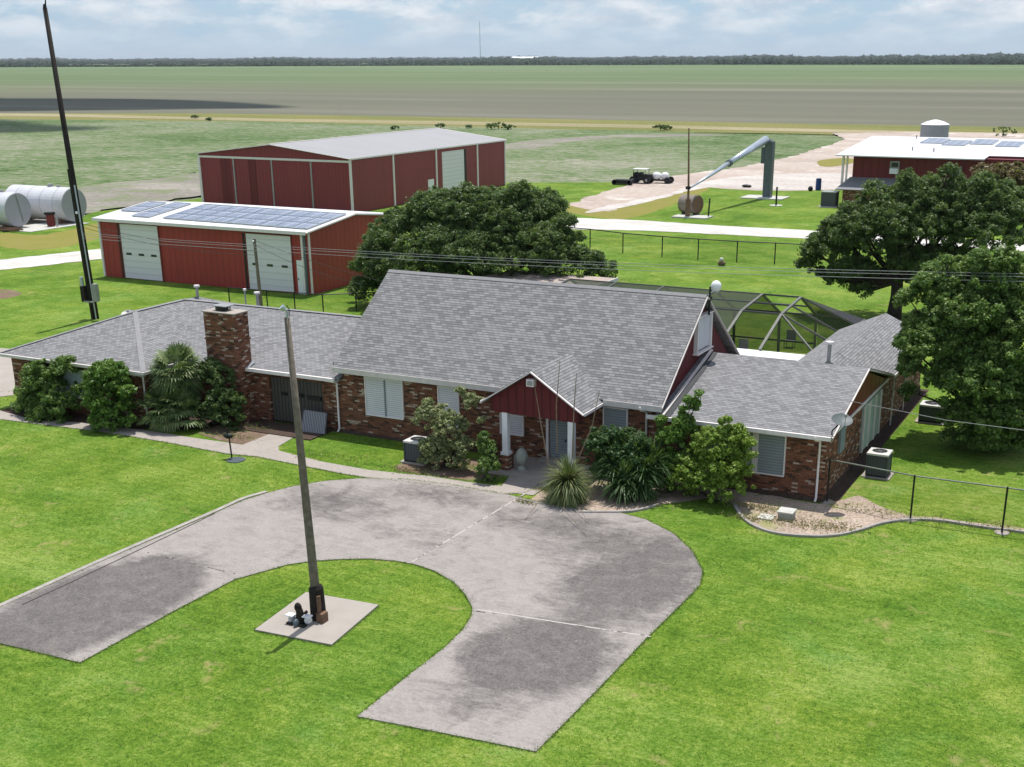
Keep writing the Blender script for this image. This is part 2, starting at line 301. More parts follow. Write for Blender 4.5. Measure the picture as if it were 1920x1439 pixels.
def leaf(name,c1,c2,c3,trans=.28,rough=.5):
    m,T=newmat(name); at=T.n('Attribute',{'attribute_name':'rnd'}); c=T.ramp(at.outputs['Fac'],(0.,c1),(.5,c2),(1.,c3))
    p=T.n('BsdfPrincipled',Roughness=rough); T.put(p.inputs['Base Color'],c); p.inputs['Specular IOR Level'].default_value=.35
    tr=T.n('BsdfTranslucent'); T.put(tr.inputs[0],T.mix(.5,c,(.2,.3,.03))); x=T.n('MixShader',Fac=trans); T.nt.links.new(p.outputs[0],x.inputs[1]); T.nt.links.new(tr.outputs[0],x.inputs[2])
    T.n('OutputMaterial',Surface=x); return m
M['oak']=leaf('oak_leaves',(.035,.07,.024),(.085,.145,.038),(.19,.25,.085),.36)
M['oak2']=leaf('oak_leaves_light',(.04,.09,.018),(.11,.2,.036),(.28,.38,.11),.35)
M['bright']=leaf('bright_leaves',(.07,.15,.02),(.12,.23,.032),(.21,.32,.07),.32)
M['lime']=leaf('lime_leaves',(.11,.2,.02),(.2,.31,.04),(.3,.4,.07),.32)
M['greyl']=leaf('grey_green_leaves',(.12,.15,.06),(.25,.29,.12),(.42,.43,.22),.3)
M['darkl']=leaf('cycad_leaves',(.02,.06,.014),(.04,.1,.024),(.1,.16,.06))
M['palm']=leaf('palm_fronds',(.06,.11,.03),(.13,.19,.06),(.26,.3,.13),.2)
M['yucca']=leaf('yucca_blades',(.07,.11,.03),(.14,.19,.06),(.3,.3,.13),.2)
M['treeline']=leaf('treeline_leaves',(.012,.028,.016),(.022,.044,.024),(.045,.075,.038),.05,.9)
M['redbush']=leaf('rusty_bush_leaves',(.07,.05,.02),(.14,.09,.035),(.2,.17,.06))
M['grass']=leaf('grass_blades',(.06,.14,.012),(.12,.22,.02),(.22,.3,.05),.4)
M['weeds']=leaf('dry_weeds',(.1,.14,.03),(.25,.24,.08),(.42,.35,.16),.2)
from mathutils.geometry import tessellate_polygon
# ---------------------------------------------------------------- builders
class MB:
    def __init__(s): s.v=[]; s.f=[]; s.uv=[]; s.smooth=False
    def add(s,pts,faces,uvs=None):
        b=len(s.v); s.v+= [tuple(map(float,p)) for p in pts]
        for i,fa in enumerate(faces):
            s.f.append([b+k for k in fa]); s.uv.append(uvs[i] if uvs else None)
        return s
    def box(s,x0,x1,y0,y1,z0,z1):
        return s.add([(x0,y0,z0),(x1,y0,z0),(x1,y1,z0),(x0,y1,z0),(x0,y0,z1),(x1,y0,z1),(x1,y1,z1),(x0,y1,z1)],
            [(0,3,2,1),(4,5,6,7),(0,1,5,4),(1,2,6,5),(2,3,7,6),(3,0,4,7)])
    def bar(s,a,b,w,h,up=(0,0,1)):   # rectangular bar from a to b
        a,b=Vector(a),Vector(b); d=(b-a).normalized(); u=Vector(up)
        if abs(d.dot(u))>.97: u=Vector((0,1,0))
        r=d.cross(u).normalized()*w/2; t=r.cross(d).normalized()*h/2
        P=[a-r-t,a+r-t,a+r+t,a-r+t,b-r-t,b+r-t,b+r+t,b-r+t]
        return s.add(P,[(0,1,2,3),(7,6,5,4),(0,4,5,1),(1,5,6,2),(2,6,7,3),(3,7,4,0)])
    def tube(s,pts,rad,n=8,cap=True):
        pts=[Vector(p) for p in pts]; rad=rad if isinstance(rad,(list,tuple)) else [rad]*len(pts)
        base=len(s.v); ref=None
        for i,p in enumerate(pts):
            d=(pts[min(i+1,len(pts)-1)]-pts[max(i-1,0)]).normalized()
            if ref is None: ref=Vector((1,0,0)) if abs(d.x)<.9 else Vector((0,1,0))
            u=d.cross(ref).normalized(); v=d.cross(u)
            for k in range(n):
                a=2*math.pi*k/n; s.v.append(tuple(p+(u*math.cos(a)+v*math.sin(a))*rad[i]))
        for i in range(len(pts)-1):
            for k in range(n):
                s.f.append([base+i*n+k,base+i*n+(k+1)%n,base+(i+1)*n+(k+1)%n,base+(i+1)*n+k]); s.uv.append(None)
        if cap:
            s.f.append([base+k for k in range(n)][::-1]); s.uv.append(None)
            s.f.append([base+(len(pts)-1)*n+k for k in range(n)]); s.uv.append(None)
        return s
    def prism(s,poly,z0,z1):
        n=len(poly); A=[(x,y,z0) for x,y in poly]+[(x,y,z1) for x,y in poly]
        return s.add(A,[tuple(range(n))[::-1],tuple(range(n,2*n))]+[(i,(i+1)%n,(i+1)%n+n,i+n) for i in range(n)])
    def vprism(s,prof,axis,a0,a1):  # prof in the plane across axis: axis 'x': (y,z), axis 'y': (x,z)
        n=len(prof); f=(lambda p,a:(a,p[0],p[1])) if axis=='x' else (lambda p,a:(p[0],a,p[1]))
        A=[f(p,a0) for p in prof]+[f(p,a1) for p in prof]
        return s.add(A,[tuple(range(n))[::-1],tuple(range(n,2*n))]+[(i,(i+1)%n,(i+1)%n+n,i+n) for i in range(n)])
    def slab(s,pts,t=.1):       # roof plane; pts = eave left, eave right, then ridge points; uv runs along the eave and up the slope
        P=[Vector(p) for p in pts]; e=(P[1]-P[0]).normalized(); nn=(P[1]-P[0]).cross(P[2]-P[0]).normalized()
        if nn.z<0: nn=-nn
        up=nn.cross(e)
        if up.z<0: up=-up
        uv=[((p-P[0]).dot(e)+P[0].x*.37+50,(p-P[0]).dot(up)+40) for p in P]
        n=len(P); Q=[p-nn*t for p in P]; order=list(range(n))
        if (P[1]-P[0]).cross(P[2]-P[0]).z<0: order=order[::-1]
        faces=[tuple(order),tuple(k+n for k in order[::-1])]; uvs=[[uv[k] for k in order],[uv[k] for k in order[::-1]]]
        for i in range(n): j=(i+1)%n; faces.append((i,j,j+n,i+n)); uvs.append([(0,0),(0,.02),(.02,.02),(.02,0)])
        return s.add(P+Q,faces,uvs)
    def ball(s,c,r,nu=12,nv=8,sz=(1,1,1)):
        b=len(s.v); c=Vector(c)
        for j in range(nv+1):
            th=math.pi*j/nv
            for i in range(nu):
                ph=2*math.pi*i/nu; s.v.append((c.x+r*sz[0]*math.sin(th)*math.cos(ph),c.y+r*sz[1]*math.sin(th)*math.sin(ph),c.z+r*sz[2]*math.cos(th)))
        for j in range(nv):
            for i in range(nu):
                s.f.append([b+j*nu+i,b+(j+1)*nu+i,b+(j+1)*nu+(i+1)%nu,b+j*nu+(i+1)%nu]); s.uv.append(None)
        return s
    def build(s,name,mat,parent=None,smooth=False,**tags):
        off=Vector(parent_world(parent)) if parent else Vector((0,0,0))
        me=bpy.data.meshes.new(name); me.from_pydata([(a-off.x,b-off.y,c-off.z) for a,b,c in s.v],[],s.f)
        if any(u for u in s.uv):
            ul=me.uv_layers.new(name='UVMap'); k=0
            for fa,u in zip(s.f,s.uv):
                for j in range(len(fa)):
                    ul.data[k].uv=u[j] if u else (0,0); k+=1
        if smooth:
            me.polygons.foreach_set('use_smooth',[True]*len(me.polygons))
        me.materials.append(M[mat]); me.update()
        o=bpy.data.objects.new(name,me); COL.objects.link(o)
        if parent: o.parent=parent
        tag(o,**tags); return o
def parent_world(p):
    v=Vector((0,0,0))
    while p: v+=p.location; p=p.parent
    return v
def tag(o,label=None,cat=None,group=None,kind=None):
    if label: o['label']=label
    if cat: o['category']=cat
    if group: o['group']=group
    if kind: o['kind']=kind
    return o
def thing(name,label,cat,loc,group=None):
    o=bpy.data.objects.new(name,None); COL.objects.link(o); o.location=loc; o.empty_display_size=.3
    return tag(o,label,cat,group)
def dup(root,loc,rz=None,label=None):
    r=root.copy(); COL.objects.link(r); r.location=loc
    if rz is not None: r.rotation_euler=(0,0,rz)
    if label: r['label']=label
    for ch in list(root.children):
        c=ch.copy(); COL.objects.link(c); c.parent=r
        for g in list(ch.children):
            d=g.copy(); COL.objects.link(d); d.parent=c
    return r
def sheet(name,poly,z,mat,kind='structure',thick=None):
    mb=MB()
    tri=[t for t in tessellate_polygon([[Vector((x,y,0)) for x,y in poly]])]
    mb.add([(x,y,z) for x,y in poly],tri)
    if thick:
        n=len(poly); mb.add([(x,y,z) for x,y in poly]+[(x,y,z-thick) for x,y in poly],[(i,(i+1)%n,n+(i+1)%n,n+i) for i in range(n)])
    o=mb.build(name,mat,kind=kind); fix_up(o); return o
def fix_up(o):
    import bmesh
    bm=bmesh.new(); bm.from_mesh(o.data)
    for f in bm.faces:
        if f.normal.z<-.5: f.normal_flip()
    bm.to_mesh(o.data); bm.free()
def PG(*pts,z=0.): return [G(u,v,z) for u,v in pts]
def smoothpoly(pts,k=6,closed=True):
    n=len(pts); out=[]; rngi=range(n if closed else n-1)
    for i in rngi:
        p0,p1,p2,p3=[np.array(pts[(i+j)%n] if closed else pts[min(max(i+j,0),n-1)],float) for j in(-1,0,1,2)]
        for t in np.arange(k)/k:
            out.append(tuple(.5*((2*p1)+(-p0+p2)*t+(2*p0-5*p1+4*p2-p3)*t*t+(-p0+3*p1-3*p2+p3)*t**3)))
    if not closed: out.append(tuple(pts[-1]))
    return out
def rough_edge(pts,amp,seed=1,step=1.,closed=True):
    r=np.random.default_rng(seed); out=[]; n=len(pts)
    for i in range(n if closed else n-1):
        a=np.array(pts[i],float); b=np.array(pts[(i+1)%n],float); L=np.linalg.norm(b-a); k=max(1,min(60,int(L/step)))
        nn=np.array([-(b-a)[1],(b-a)[0]])/(L+1e-9)
        for j in range(k): out.append(tuple(a+(b-a)*j/k+nn*(r.normal()*amp if j else 0)))
    return out
def leaf_mesh(name,mat,parent,P,N,size,aspect=.55,rnd=None,**tags):
    """many small leaf faces: P centres, N normals, rhombic leaves"""
    n=len(P); off=np.array(parent_world(parent)) if parent else np.zeros(3)
    N=N/np.linalg.norm(N,axis=1,keepdims=True); A=rng.normal(size=(n,3)); U=np.cross(N,A); U/=np.linalg.norm(U,axis=1,keepdims=True); V=np.cross(N,U)
    s=(size*rng.uniform(.6,1.35,n))[:,None]; P=P-off
    vs=np.stack([P-U*s,P-V*s*aspect,P+U*s,P+V*s*aspect],1).reshape(-1,3)
    me=bpy.data.meshes.new(name); me.vertices.add(4*n); me.vertices.foreach_set('co',vs.astype(np.float32).ravel())
    me.loops.add(4*n); me.loops.foreach_set('vertex_index',np.arange(4*n,dtype=np.int32))
    me.polygons.add(n); me.polygons.foreach_set('loop_start',np.arange(0,4*n,4,dtype=np.int32)); me.polygons.foreach_set('loop_total',np.full(n,4,np.int32))
    at=me.attributes.new('rnd','FLOAT','FACE'); at.data.foreach_set('value',(rnd if rnd is not None else rng.random(n)).astype(np.float32))
    me.update(); me.validate(); me.materials.append(M[mat])
    o=bpy.data.objects.new(name,me); COL.objects.link(o)
    if parent: o.parent=parent
    tag(o,**tags); return o
def foliage(name,mat,parent,lobes,n,size,clump=.6,nclump=None,zmin=0.,up=.5,aspect=.55,**tags):
    L=np.array(lobes,float); vol=(L[:,3]*L[:,4]*L[:,5])**.67; pr=vol/vol.sum()
    nclump=nclump or max(20,int(n/90)); li=rng.choice(len(L),nclump,p=pr)
    d=rng.normal(size=(nclump,3)); d[:,2]=np.where(rng.random(nclump)<.8,np.abs(d[:,2]),d[:,2]); d/=np.linalg.norm(d,axis=1,keepdims=True)
    rad=rng.uniform(.5,1.,nclump)**.6; far_=rng.random(nclump)<.14; rad=np.where(far_,rng.uniform(1.,1.16,nclump),rad)
    C=L[li,:3]+d*L[li,3:]*rad[:,None]; cr=clump*rng.uniform(.5,1.35,nclump)*np.where(far_,.6,1.); tone=rng.uniform(0,1,nclump)
    ci=rng.integers(0,nclump,n); q=rng.normal(size=(n,3)); q/=np.linalg.norm(q,axis=1,keepdims=True); q*=(rng.random(n)**.45)[:,None]
    P=C[ci]+q*cr[ci][:,None]*np.array([1,1,.75]); P[:,2]=np.maximum(P[:,2],zmin+rng.random(n)*.15)
    N=q*.7+rng.normal(size=(n,3))*.55+np.array([0,0,up]); r=np.clip(.45*tone[ci]+.55*rng.random(n)+.12*q[:,2],0,1)
    return leaf_mesh(name,mat,parent,P,N,size,aspect,r,**tags)
def tree(name,label,cat,base,lobes,n,size,mat,clump,trunk_r,zmin=0.,group=None,fork=.4,**kw):
    t=thing(name,label,cat,base,group); bx,by=base[0],base[1]; tb=MB()
    top=np.mean([l[2] for l in lobes]); zf=top*fork
    tb.tube([(bx,by,0),(bx+.05,by,zf*.5),(bx,by+.05,zf)],[trunk_r*1.35,trunk_r,trunk_r*.95],10)
    for l in lobes:
        p0=Vector((bx,by,zf*.85)); p2=Vector((l[0],l[1],l[2]+l[5]*.3)); p1=p0.lerp(p2,.5)+Vector((0,0,-.08*(p2-p0).length))
        tb.tube([p0,p1,p2],[trunk_r*.6,trunk_r*.32,trunk_r*.08],6,cap=False)
        for k in range(5):
            q=p1.lerp(p2,random.random()); e=q+Vector((random.uniform(-1,1)*l[3]*.7,random.uniform(-1,1)*l[4]*.7,random.uniform(.1,1)*l[5]*.7)); tb.tube([q,q.lerp(e,.5)+Vector((0,0,.1)),e],[trunk_r*.18,trunk_r*.1,.012],5,cap=False)
    tb.build('trunk','bark',t,smooth=True); foliage('crown',mat,t,lobes,n,size,clump,zmin=zmin,**kw); return t
def blades(mb,base,n,length,width,el=(10,80),droop=.35,rnd=None,seg=4,az=(0,360)):
    """strap-shaped blades arching out of a point"""
    for i in range(n):
        a=R(random.uniform(*az)); e=R(random.uniform(*el)); L=length*random.uniform(.75,1.15); d=Vector((math.cos(a)*math.cos(e),math.sin(a)*math.cos(e),math.sin(e)))
        side=Vector((-math.sin(a),math.cos(a),0)); p=Vector(base); pts=[]
        for k in range(seg+1):
            w_=width*(1-(k/seg))**.6*.5+.002; pts.append((p-side*w_,p+side*w_)); p=p+d*(L/seg); d=(d+Vector((0,0,-droop/seg*1.6))).normalized()
        for k in range(seg): mb.add([pts[k][0],pts[k][1],pts[k+1][1],pts[k+1][0]],[(0,1,2,3)])
def with_rnd(o):
    at=o.data.attributes.new('rnd','FLOAT','FACE'); n=len(o.data.polygons); at.data.foreach_set('value',np.repeat(rng.random(n//4+1),4)[:n].astype(np.float32)); return o
# ---------------------------------------------------------------- setting
sheet('ground',[(-22000,-3000),(16000,-3000),(16000,22000),(-22000,22000)],-.3,'crop')
far=rough_edge(PG((-700,207),(0,212),(500,215),(960,222),(1400,232),(1700,240),(2300,246),(2600,121.5),(1920,121.5),(960,121.8),(0,125.5),(-500,127)),0)
sheet('far_field',far,-.2,'farfield')
sheet('wild_strip',PG((-700,206),(0,212),(400,212),(960,221),(1500,231),(2300,244),(2300,266),(1920,262),(1500,250),(1200,246),(960,241),(500,229),(0,224),(-700,216)),-.15,'strip')
sheet('field_track',rough_edge(PG((-400,207),(160,214),(500,222),(960,229),(1250,234),(1600,243),(2300,256),(2300,262),(1600,249),(1250,240),(960,235),(500,227),(160,219),(-400,211)),.6,3,20),-.12,'trackm')
sheet('crop_field',PG((-900,216),(0,223),(500,228),(960,240),(1200,245),(1640,258),(1500,300),(1290,330),(1190,343),(950,342),(400,330),(365,322),(300,336),(200,344),(60,362),(-300,385),(-900,420)),-.1,'crop')
sheet('dirt_headland',rough_edge(PG((380,322),(300,334),(200,343),(60,361),(-300,383),(-300,440),(60,430),(190,392),(300,378),(420,360)),.5,5,2.),-.08,'dirt')
sheet('dirt_lane',rough_edge(PG((940,270),(1000,262),(1060,258),(1230,249),(1380,253),(1150,258),(1060,266),(1000,278),(940,281)),.6,9,4.),-.09,'dirt')
lawn=rough_edge(PG((-900,520),(-300,436),(0,426),(100,421),(190,396),(380,372),(660,395),(948,343),(1165,342),(1300,350),(1600,350),(2400,352))+[(60,60),(60,8),(-30,8),(-70,30)],.25,8,1.5)
sheet('lawn',lawn,0.,'lawn')
sheet('dry_lawn_north',rough_edge(smoothpoly(PG((0,462),(0,438),(90,440),(190,418),(186,445),(90,468)),4),.15,3,.8),.006,'drylawn')
sheet('dry_lawn_yard',rough_edge(smoothpoly(PG((1180,410),(1120,408),(1065,398),(1060,388),(1100,384),(1180,388),(1290,352),(1330,354),(1260,385)),4),.2,4,.8),.006,'drylawn')
sheet('dirt_yard',rough_edge(PG((1100,393),(1065,381),(1120,366),(1180,345),(1290,326),(1400,312),(1500,290),(1585,262),(1560,250),(1700,248),(2100,252),(2100,264),(1660,268),(1640,300),(1700,356),(1560,357),(1420,358),(1330,352),(1260,362),(1190,380),(1140,397)),.35,6,2.),.01,'dirtroad')
sheet('pale_yard',rough_edge(smoothpoly(PG((1100,397),(1180,378),(1260,362),(1310,344),(1400,330),(1570,325),(1660,335),(1660,356),(1560,356),(1420,357),(1335,351),(1260,368),(1190,385),(1120,398)),4),.25,6,1.5),.02,'yard')
sheet('grass_island',rough_edge(smoothpoly(PG((1535,302),(1580,297),(1610,302),(1570,312),(1540,312)),4),.2,2,1),.03,'drylawn')
sheet('bare_patch',rough_edge(smoothpoly(PG((-30,552),(-10,543),(25,545),(40,552),(10,560),(-25,560)),4),.1,2,.4),.006,'mulch')
sheet('gravel_road_east',rough_edge(PG((1040,408),(1100,410),(1200,414),(1350,424),(1600,437),(1920,455),(2700,500),(2700,518),(1920,472),(1600,453),(1350,440),(1200,433),(1040,430)),.12,2,1.),.03,'caliche')
sheet('gravel_road_west',rough_edge(PG((-300,545),(-300,518),(0,488),(90,478),(230,463),(230,482),(90,498),(0,507)),.12,5,.8),.03,'caliche')
sheet('side_drive',PG((-200,640),(20,655),(28,720),(26,742),(-200,765)),.02,'slab')
sheet('back_patio',[(-30,59.3),(-16,59.3),(-16,64.5),(-30,64.5)],.02,'oldslab')
# driveway : U shaped slab
dr=PG((-40,1158),(0,1140),(200,1050),(400,965),(455,940),(500,926),(550,913),(610,903),(680,898),(760,900),(845,910),(950,928),(1000,940),(1095,958),(1160,962),(1210,975),(1262,1001),(1298,1035),(1317,1072),(1312,1098),(1290,1122),(1215,1195),(1110,1305),(1005,1411),(840,1378),(670,1345),(770,1265),(835,1215),(868,1182),(884,1158),(886,1140),(872,1115),(850,1092),(815,1072),(780,1060),(740,1053),(690,1049),(640,1050),(590,1053),(540,1060),(490,1074),(440,1088),(330,1145),(150,1244),(60,1222),(0,1208),(-40,1198))
drv=sheet('driveway',dr,.03,'drive',thick=.12)
jb=MB()
for a,b,w in (((245,1030),(445,1079),.05),((775,1054),(985,927),.045),((893,1148),(1212,1194),.05)):
    p=Vector((*G(*a),.034)); q=Vector((*G(*b),.034)); n=30
    for i in range(n):
        if random.random()<.45: continue
        u=p.lerp(q,i/n); v=p.lerp(q,(i+random.uniform(.4,1))/n); jb.bar(u,v,w*random.uniform(.4,1.1),.004)
jb.build('driveway_cracks','crack',kind='structure')
jb=MB(); jb.bar((*G(895,1145),.033),(*G(1220,1196),.033),.07,.003); jb.bar((*G(772,1056),.033),(*G(985,927),.033),.07,.003); jb.build('driveway_joint','mortar',kind='structure')
# kerb along the west leg
ko=smoothpoly(PG((-40,1155),(0,1137),(200,1047),(400,961),(455,936),(500,923)),3,False)
kb=MB()
for a,b in zip(ko[:-1],ko[1:]):
    kb.bar((a[0],a[1],.0),(b[0],b[1],.0),.2,.076)
kb.build('kerb','kerb',kind='structure')
kg=MB(); kl=[G(*p) for p in ((42,1136),(120,1100),(240,1043),(330,1000),(402,965))]
for a,b in zip(kl[:-1],kl[1:]): kg.bar((*a,.034),(*b,.034),.05,.006)
kg.build('drain_groove','crack',kind='structure')
walk=PG((-60,777),(0,787),(100,800),(155,806),(225,816),(310,830),(425,852),(480,857),(560,873),(640,889),(690,897),(845,915),(945,928),(985,925),(1020,905),(965,880),(940,912),(880,905),(800,893),(745,888),(690,882),(600,866),(523,846),(522,838),(556,818),(520,809),(455,835),(342,819),(275,808),(152,793),(62,788),(0,771),(-60,762))
sheet('front_walk',walk,.022,'walk',thick=.1)
sheet('porch_floor',[(-25.6,45.2),(-20.9,45.2),(-20.9,47.7),(-25.6,47.7)],.16,'walk',thick=.15)
sheet('porch_path',PG((955,925),(1000,930),(1035,908),(1035,890),(975,885)),.028,'walk')
sheet('east_wall_shade',[(-11.14,48.2),(-10.62,48.0),(-10.7,56),(-10.66,68.2),(-11.14,68.2)],.01,'soil')  # cast shade of the east wall, put in as a dark soil-coloured strip
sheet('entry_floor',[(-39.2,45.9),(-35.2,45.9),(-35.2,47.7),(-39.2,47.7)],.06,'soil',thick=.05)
# planting beds
sheet('west_bed',rough_edge([(-52.9,43.0),(-44.3,43.4),(-43.6,44.2),(-39.5,45.7),(-39.3,47.7),(-52.9,47.7)],.08,2,.5),.012,'soil')
sheet('leaf_litter_bed',rough_edge(smoothpoly(PG((385,806),(440,793),(500,800),(515,812),(470,832),(430,830),(375,815)),4),.06,2,.4),.017,'mulch')
sheet('porch_bed',rough_edge(PG((745,872),(820,858),(930,862),(950,885),(930,905),(880,902),(800,890),(745,884)),.06,3,.4),.012,'mulch')
sheet('middle_bed',rough_edge(PG((985,942),(1040,908),(1100,880),(1230,900),(1440,915),(1395,948),(1330,935),(1250,945),(1180,962),(1090,961)),.04,4,.4),.013,'bed')
eb=smoothpoly(PG((1375,945),(1395,975),(1430,995),(1480,1005),(1555,1007),(1612,996),(1650,984),(1700,977),(1760,978),(1840,990),(1920,1000),(2000,1012)),4,False)
ebin=PG((2000,1003),(1920,992),(1840,982),(1760,971),(1700,966),(1650,950),(1610,930),(1570,940),(1540,946),(1450,930),(1400,925))
sheet('east_bed',eb+rough_edge(ebin,.05,6,.4,False),.014,'bed')
ed=MB()
for a,b in zip(eb[:-1],eb[1:]): ed.bar((a[0],a[1],.04),(b[0],b[1],.04),.13,.1)
ee=smoothpoly(PG((1085,962),(1180,961),(1235,948)),4,False)
for a,b in zip(ee[:-1],ee[1:]): ed.bar((a[0],a[1],.04),(b[0],b[1],.04),.12,.09)
ed.build('bed_edging','kerb',kind='structure')
# grass tufts softening the lawn and the slab edges (nobody could count them)
def grass_cover():
    pts=[]
    def near(line,amp,dens):
        for a,b in zip(line[:-1],line[1:]):
            a=np.array(a);b=np.array(b); L=np.linalg.norm(b-a); n=int(L*dens)
            t=rng.random(n)[:,None]; pts.append(a+(b-a)*t+rng.normal(size=(n,2))*amp)
    near(dr+[dr[0]],.045,150); near(eb,.06,110); near(walk[:20],.04,110); near([(-24.2,28.03),(-21.38,28.2),(-21.74,31.34),(-24.53,31.15),(-24.2,28.03)],.05,130)
    x=rng.uniform(-62,2,60000); y=20+27*rng.random(60000)
    keep=np.ones(len(x),bool)
    def inside(poly,x,y):
        c=np.zeros(len(x),bool); n=len(poly)
        for i in range(n):
            x1,y1=poly[i];x2,y2=poly[i-1]
            k=((y1>y)!=(y2>y))&(x<(x2-x1)*(y-y1)/((y2-y1)+1e-12)+x1); c^=k
        return c
    keep&=~inside(dr,x,y)&~inside(walk,x,y)&~inside(eb+ebin,x,y)&~((x>-24.8)&(x<-21.1)&(y>27.7)&(y<31.6))
    keep&=~inside([(-52,43.2),(-20.5,42.2),(-12,44.5),(-12,48),(-52,48)],x,y)
    pts.append(np.stack([x[keep],y[keep]],1)); p=np.concatenate(pts); n=len(p)
    P=np.concatenate([p,np.zeros((n,1))],1); P[:,2]=rng.uniform(.005,.035,n)
    N=rng.normal(size=(n,3)); N[:,2]*=.5
    N[:,2]=np.abs(N[:,2])+.5; leaf_mesh('grass_blades','grass',None,P,N,.036,.3,kind='stuff')
grass_cover()
# ---------------------------------------------------------------- the brick house
def B(name,mat,parent,*boxes,**tags):
    out=None
    for b in boxes:
        o=MB().box(*b).build(name,mat,parent,**tags); out=out or o
    return out
hs=thing('brick_house','long low brown brick house with grey shingle roofs and a steep main gable','house',(-32,52,0))
wl=MB()
wl.box(-34.5,-18.4,47.72,57.3,0,3.25)            # main block
wl.box(-44.0,-38.9,47.75,58.2,0,2.72); wl.box(-35.7,-34.5,47.75,58.2,0,2.72); wl.box(-38.9,-35.7,48.25,58.2,0,2.72); wl.box(-38.9,-35.7,47.76,48.25,2.32,2.72)
wl.box(-53.1,-44.0,44.75,58.0,0,2.7)              # west wing
wl.box(-18.4,-11.2,47.75,58.6,0,2.8)              # east wing
wl.box(-15.5,-11.2,58.6,68.2,0,2.75)              # rear wing
wl.build('wall','brick',hs)
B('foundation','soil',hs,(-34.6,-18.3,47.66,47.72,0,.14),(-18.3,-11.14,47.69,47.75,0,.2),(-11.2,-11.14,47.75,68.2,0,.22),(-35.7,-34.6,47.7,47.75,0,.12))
ZE,ZR,YE,YR=3.3,7.1,47.35,52.58
rf=MB()
rf.slab([(-34.75,YE,ZE),(-18.12,YE,ZE),(-18.12,YR,ZR),(-34.75,YR,ZR)],.12)
rf.slab([(-18.12,2*YR-YE,ZE),(-34.75,2*YR-YE,ZE),(-34.75,YR-.005,ZR-.004),(-18.12,YR-.005,ZR-.004)],.12)
rm=rf.build('roof','shingle',hs)
MB().slab([(-34.75,YR-.16,ZR-.09),(-18.12,YR-.16,ZR-.09),(-18.12,YR,ZR+.03),(-34.75,YR,ZR+.03)],.02).slab([(-18.12,YR+.16,ZR-.09),(-34.75,YR+.16,ZR-.09),(-34.75,YR,ZR+.028),(-18.12,YR,ZR+.028)],.02).build('ridge_cap','capsh',rm)
# west part roof: hipped wing joined to a low gable
wr=MB(); e=2.78; s=.35; x0,x1,y0,y1=-53.45,-43.7,44.35,58.9; xm=(x0+x1)/2; hw=(x1-x0)/2; zt=e+s*hw
wr.slab([(x0,y0,e),(x1,y0,e),(xm,y0+hw,zt)],.1); wr.slab([(x1,y0,e),(x1,y1,e),(xm,y1-hw,zt),(xm,y0+hw,zt)],.1)
wr.slab([(x1,y1,e),(x0,y1,e),(xm,y1-hw,zt)],.1); wr.slab([(x0,y1,e),(x0,y0,e),(xm,y0+hw,zt),(xm,y1-hw,zt)],.1)
c0,c1,cz=47.35,58.7,4.5
wr.slab([(-48.6,c0,2.76),(-34.4,c0,2.76),(-34.4,53.0,cz),(-48.6,53.0,cz)],.1); wr.slab([(-34.4,c1,2.76),(-48.6,c1,2.76),(-48.6,53.0,cz-.002),(-34.4,53.0,cz-.002)],.1)
wr.build('west_roof','shinglel',hs)
# light hip and ridge caps
hc=MB()
for a,b in (((x1,y0,e+.01),(xm,y0+hw,zt+.01)),((x0,y0,e+.01),(xm,y0+hw,zt+.01)),((xm,y0+hw,zt+.01),(xm,53.,zt+.01)),((xm,53.,cz+.01),(-36.5,53.,cz+.01))): hc.bar(a,b,.26,.02)
hc.build('hip_cap','capsh',hs)
ez,er,ey,eyr=2.9,4.43,47.35,53.24
er_=MB(); er_.slab([(-18.4,ey,ez),(-10.93,ey,ez),(-10.93,eyr,er),(-18.4,eyr,er)],.1); er_.slab([(-10.93,59.1,ez-.03),(-18.4,59.1,ez-.03),(-18.4,eyr+.002,er-.002),(-10.93,eyr+.002,er-.002)],.1)
er_.slab([(-10.93,59.15,2.8),(-10.93,68.5,2.8),(-13.4,68.5,3.92),(-13.4,55.1,3.92)],.1); er_.slab([(-15.85,68.5,2.8),(-15.85,57.,2.8),(-13.405,55.,3.915),(-13.405,68.5,3.915)],.1)
er_.build('east_roof','shinglel',hs)
# porch gable roof
px,pz,pe,ph=-23.2,4.74,3.17,2.42
pr=MB(); pr.slab([(px+ph,45.4,pe),(px+ph,48.3,pe),(px,50.6,pz),(px,45.4,pz)],.09); pr.slab([(px-ph,48.3,pe),(px-ph,45.4,pe),(px-.003,45.4,pz-.002),(px-.003,50.6,pz-.002)],.09)
pr.build('porch_roof','shingle',hs)
MB().vprism([(px-2.05,2.72),(px+2.05,2.66),(px+2.05,3.28),(px,4.6),(px-2.05,3.28)],'y',45.62,45.7).build('porch_gable','board',hs)
B('porch_beam','board',hs,(px-2.05,px-1.97,45.7,47.7,2.7,3.2),(px+1.97,px+2.05,45.7,47.7,2.7,3.2))
rk=MB()
for sx in(-1,1): rk.bar((px+sx*(ph+.02),45.37,pe-.06),(px,45.37,pz-.055),.045,.17,up=(0,1,0)); rk.bar((px+sx*(ph+.03),45.4,pe-.06),(px+sx*(ph+.03),47.4,pe-.06),.05,.12)
rk.build('porch_rake','trim',hs)
pier=B('porch_pier','brick',hs,(-24.9,-24.4,45.5,46.0,.16,.8)); 
for xx,z0,z1 in((-24.63,.8,2.72),(-21.5,.5,2.67)):
    c=MB(); c.box(xx-.13,xx+.13,45.64,45.9,z0+.14,z1); c.box(xx-.19,xx+.19,45.58,45.96,z0,z0+.14); c.build('column','white',hs)
B('porch_pier','brick',hs,(-21.75,-21.25,45.5,46.0,.16,.5))
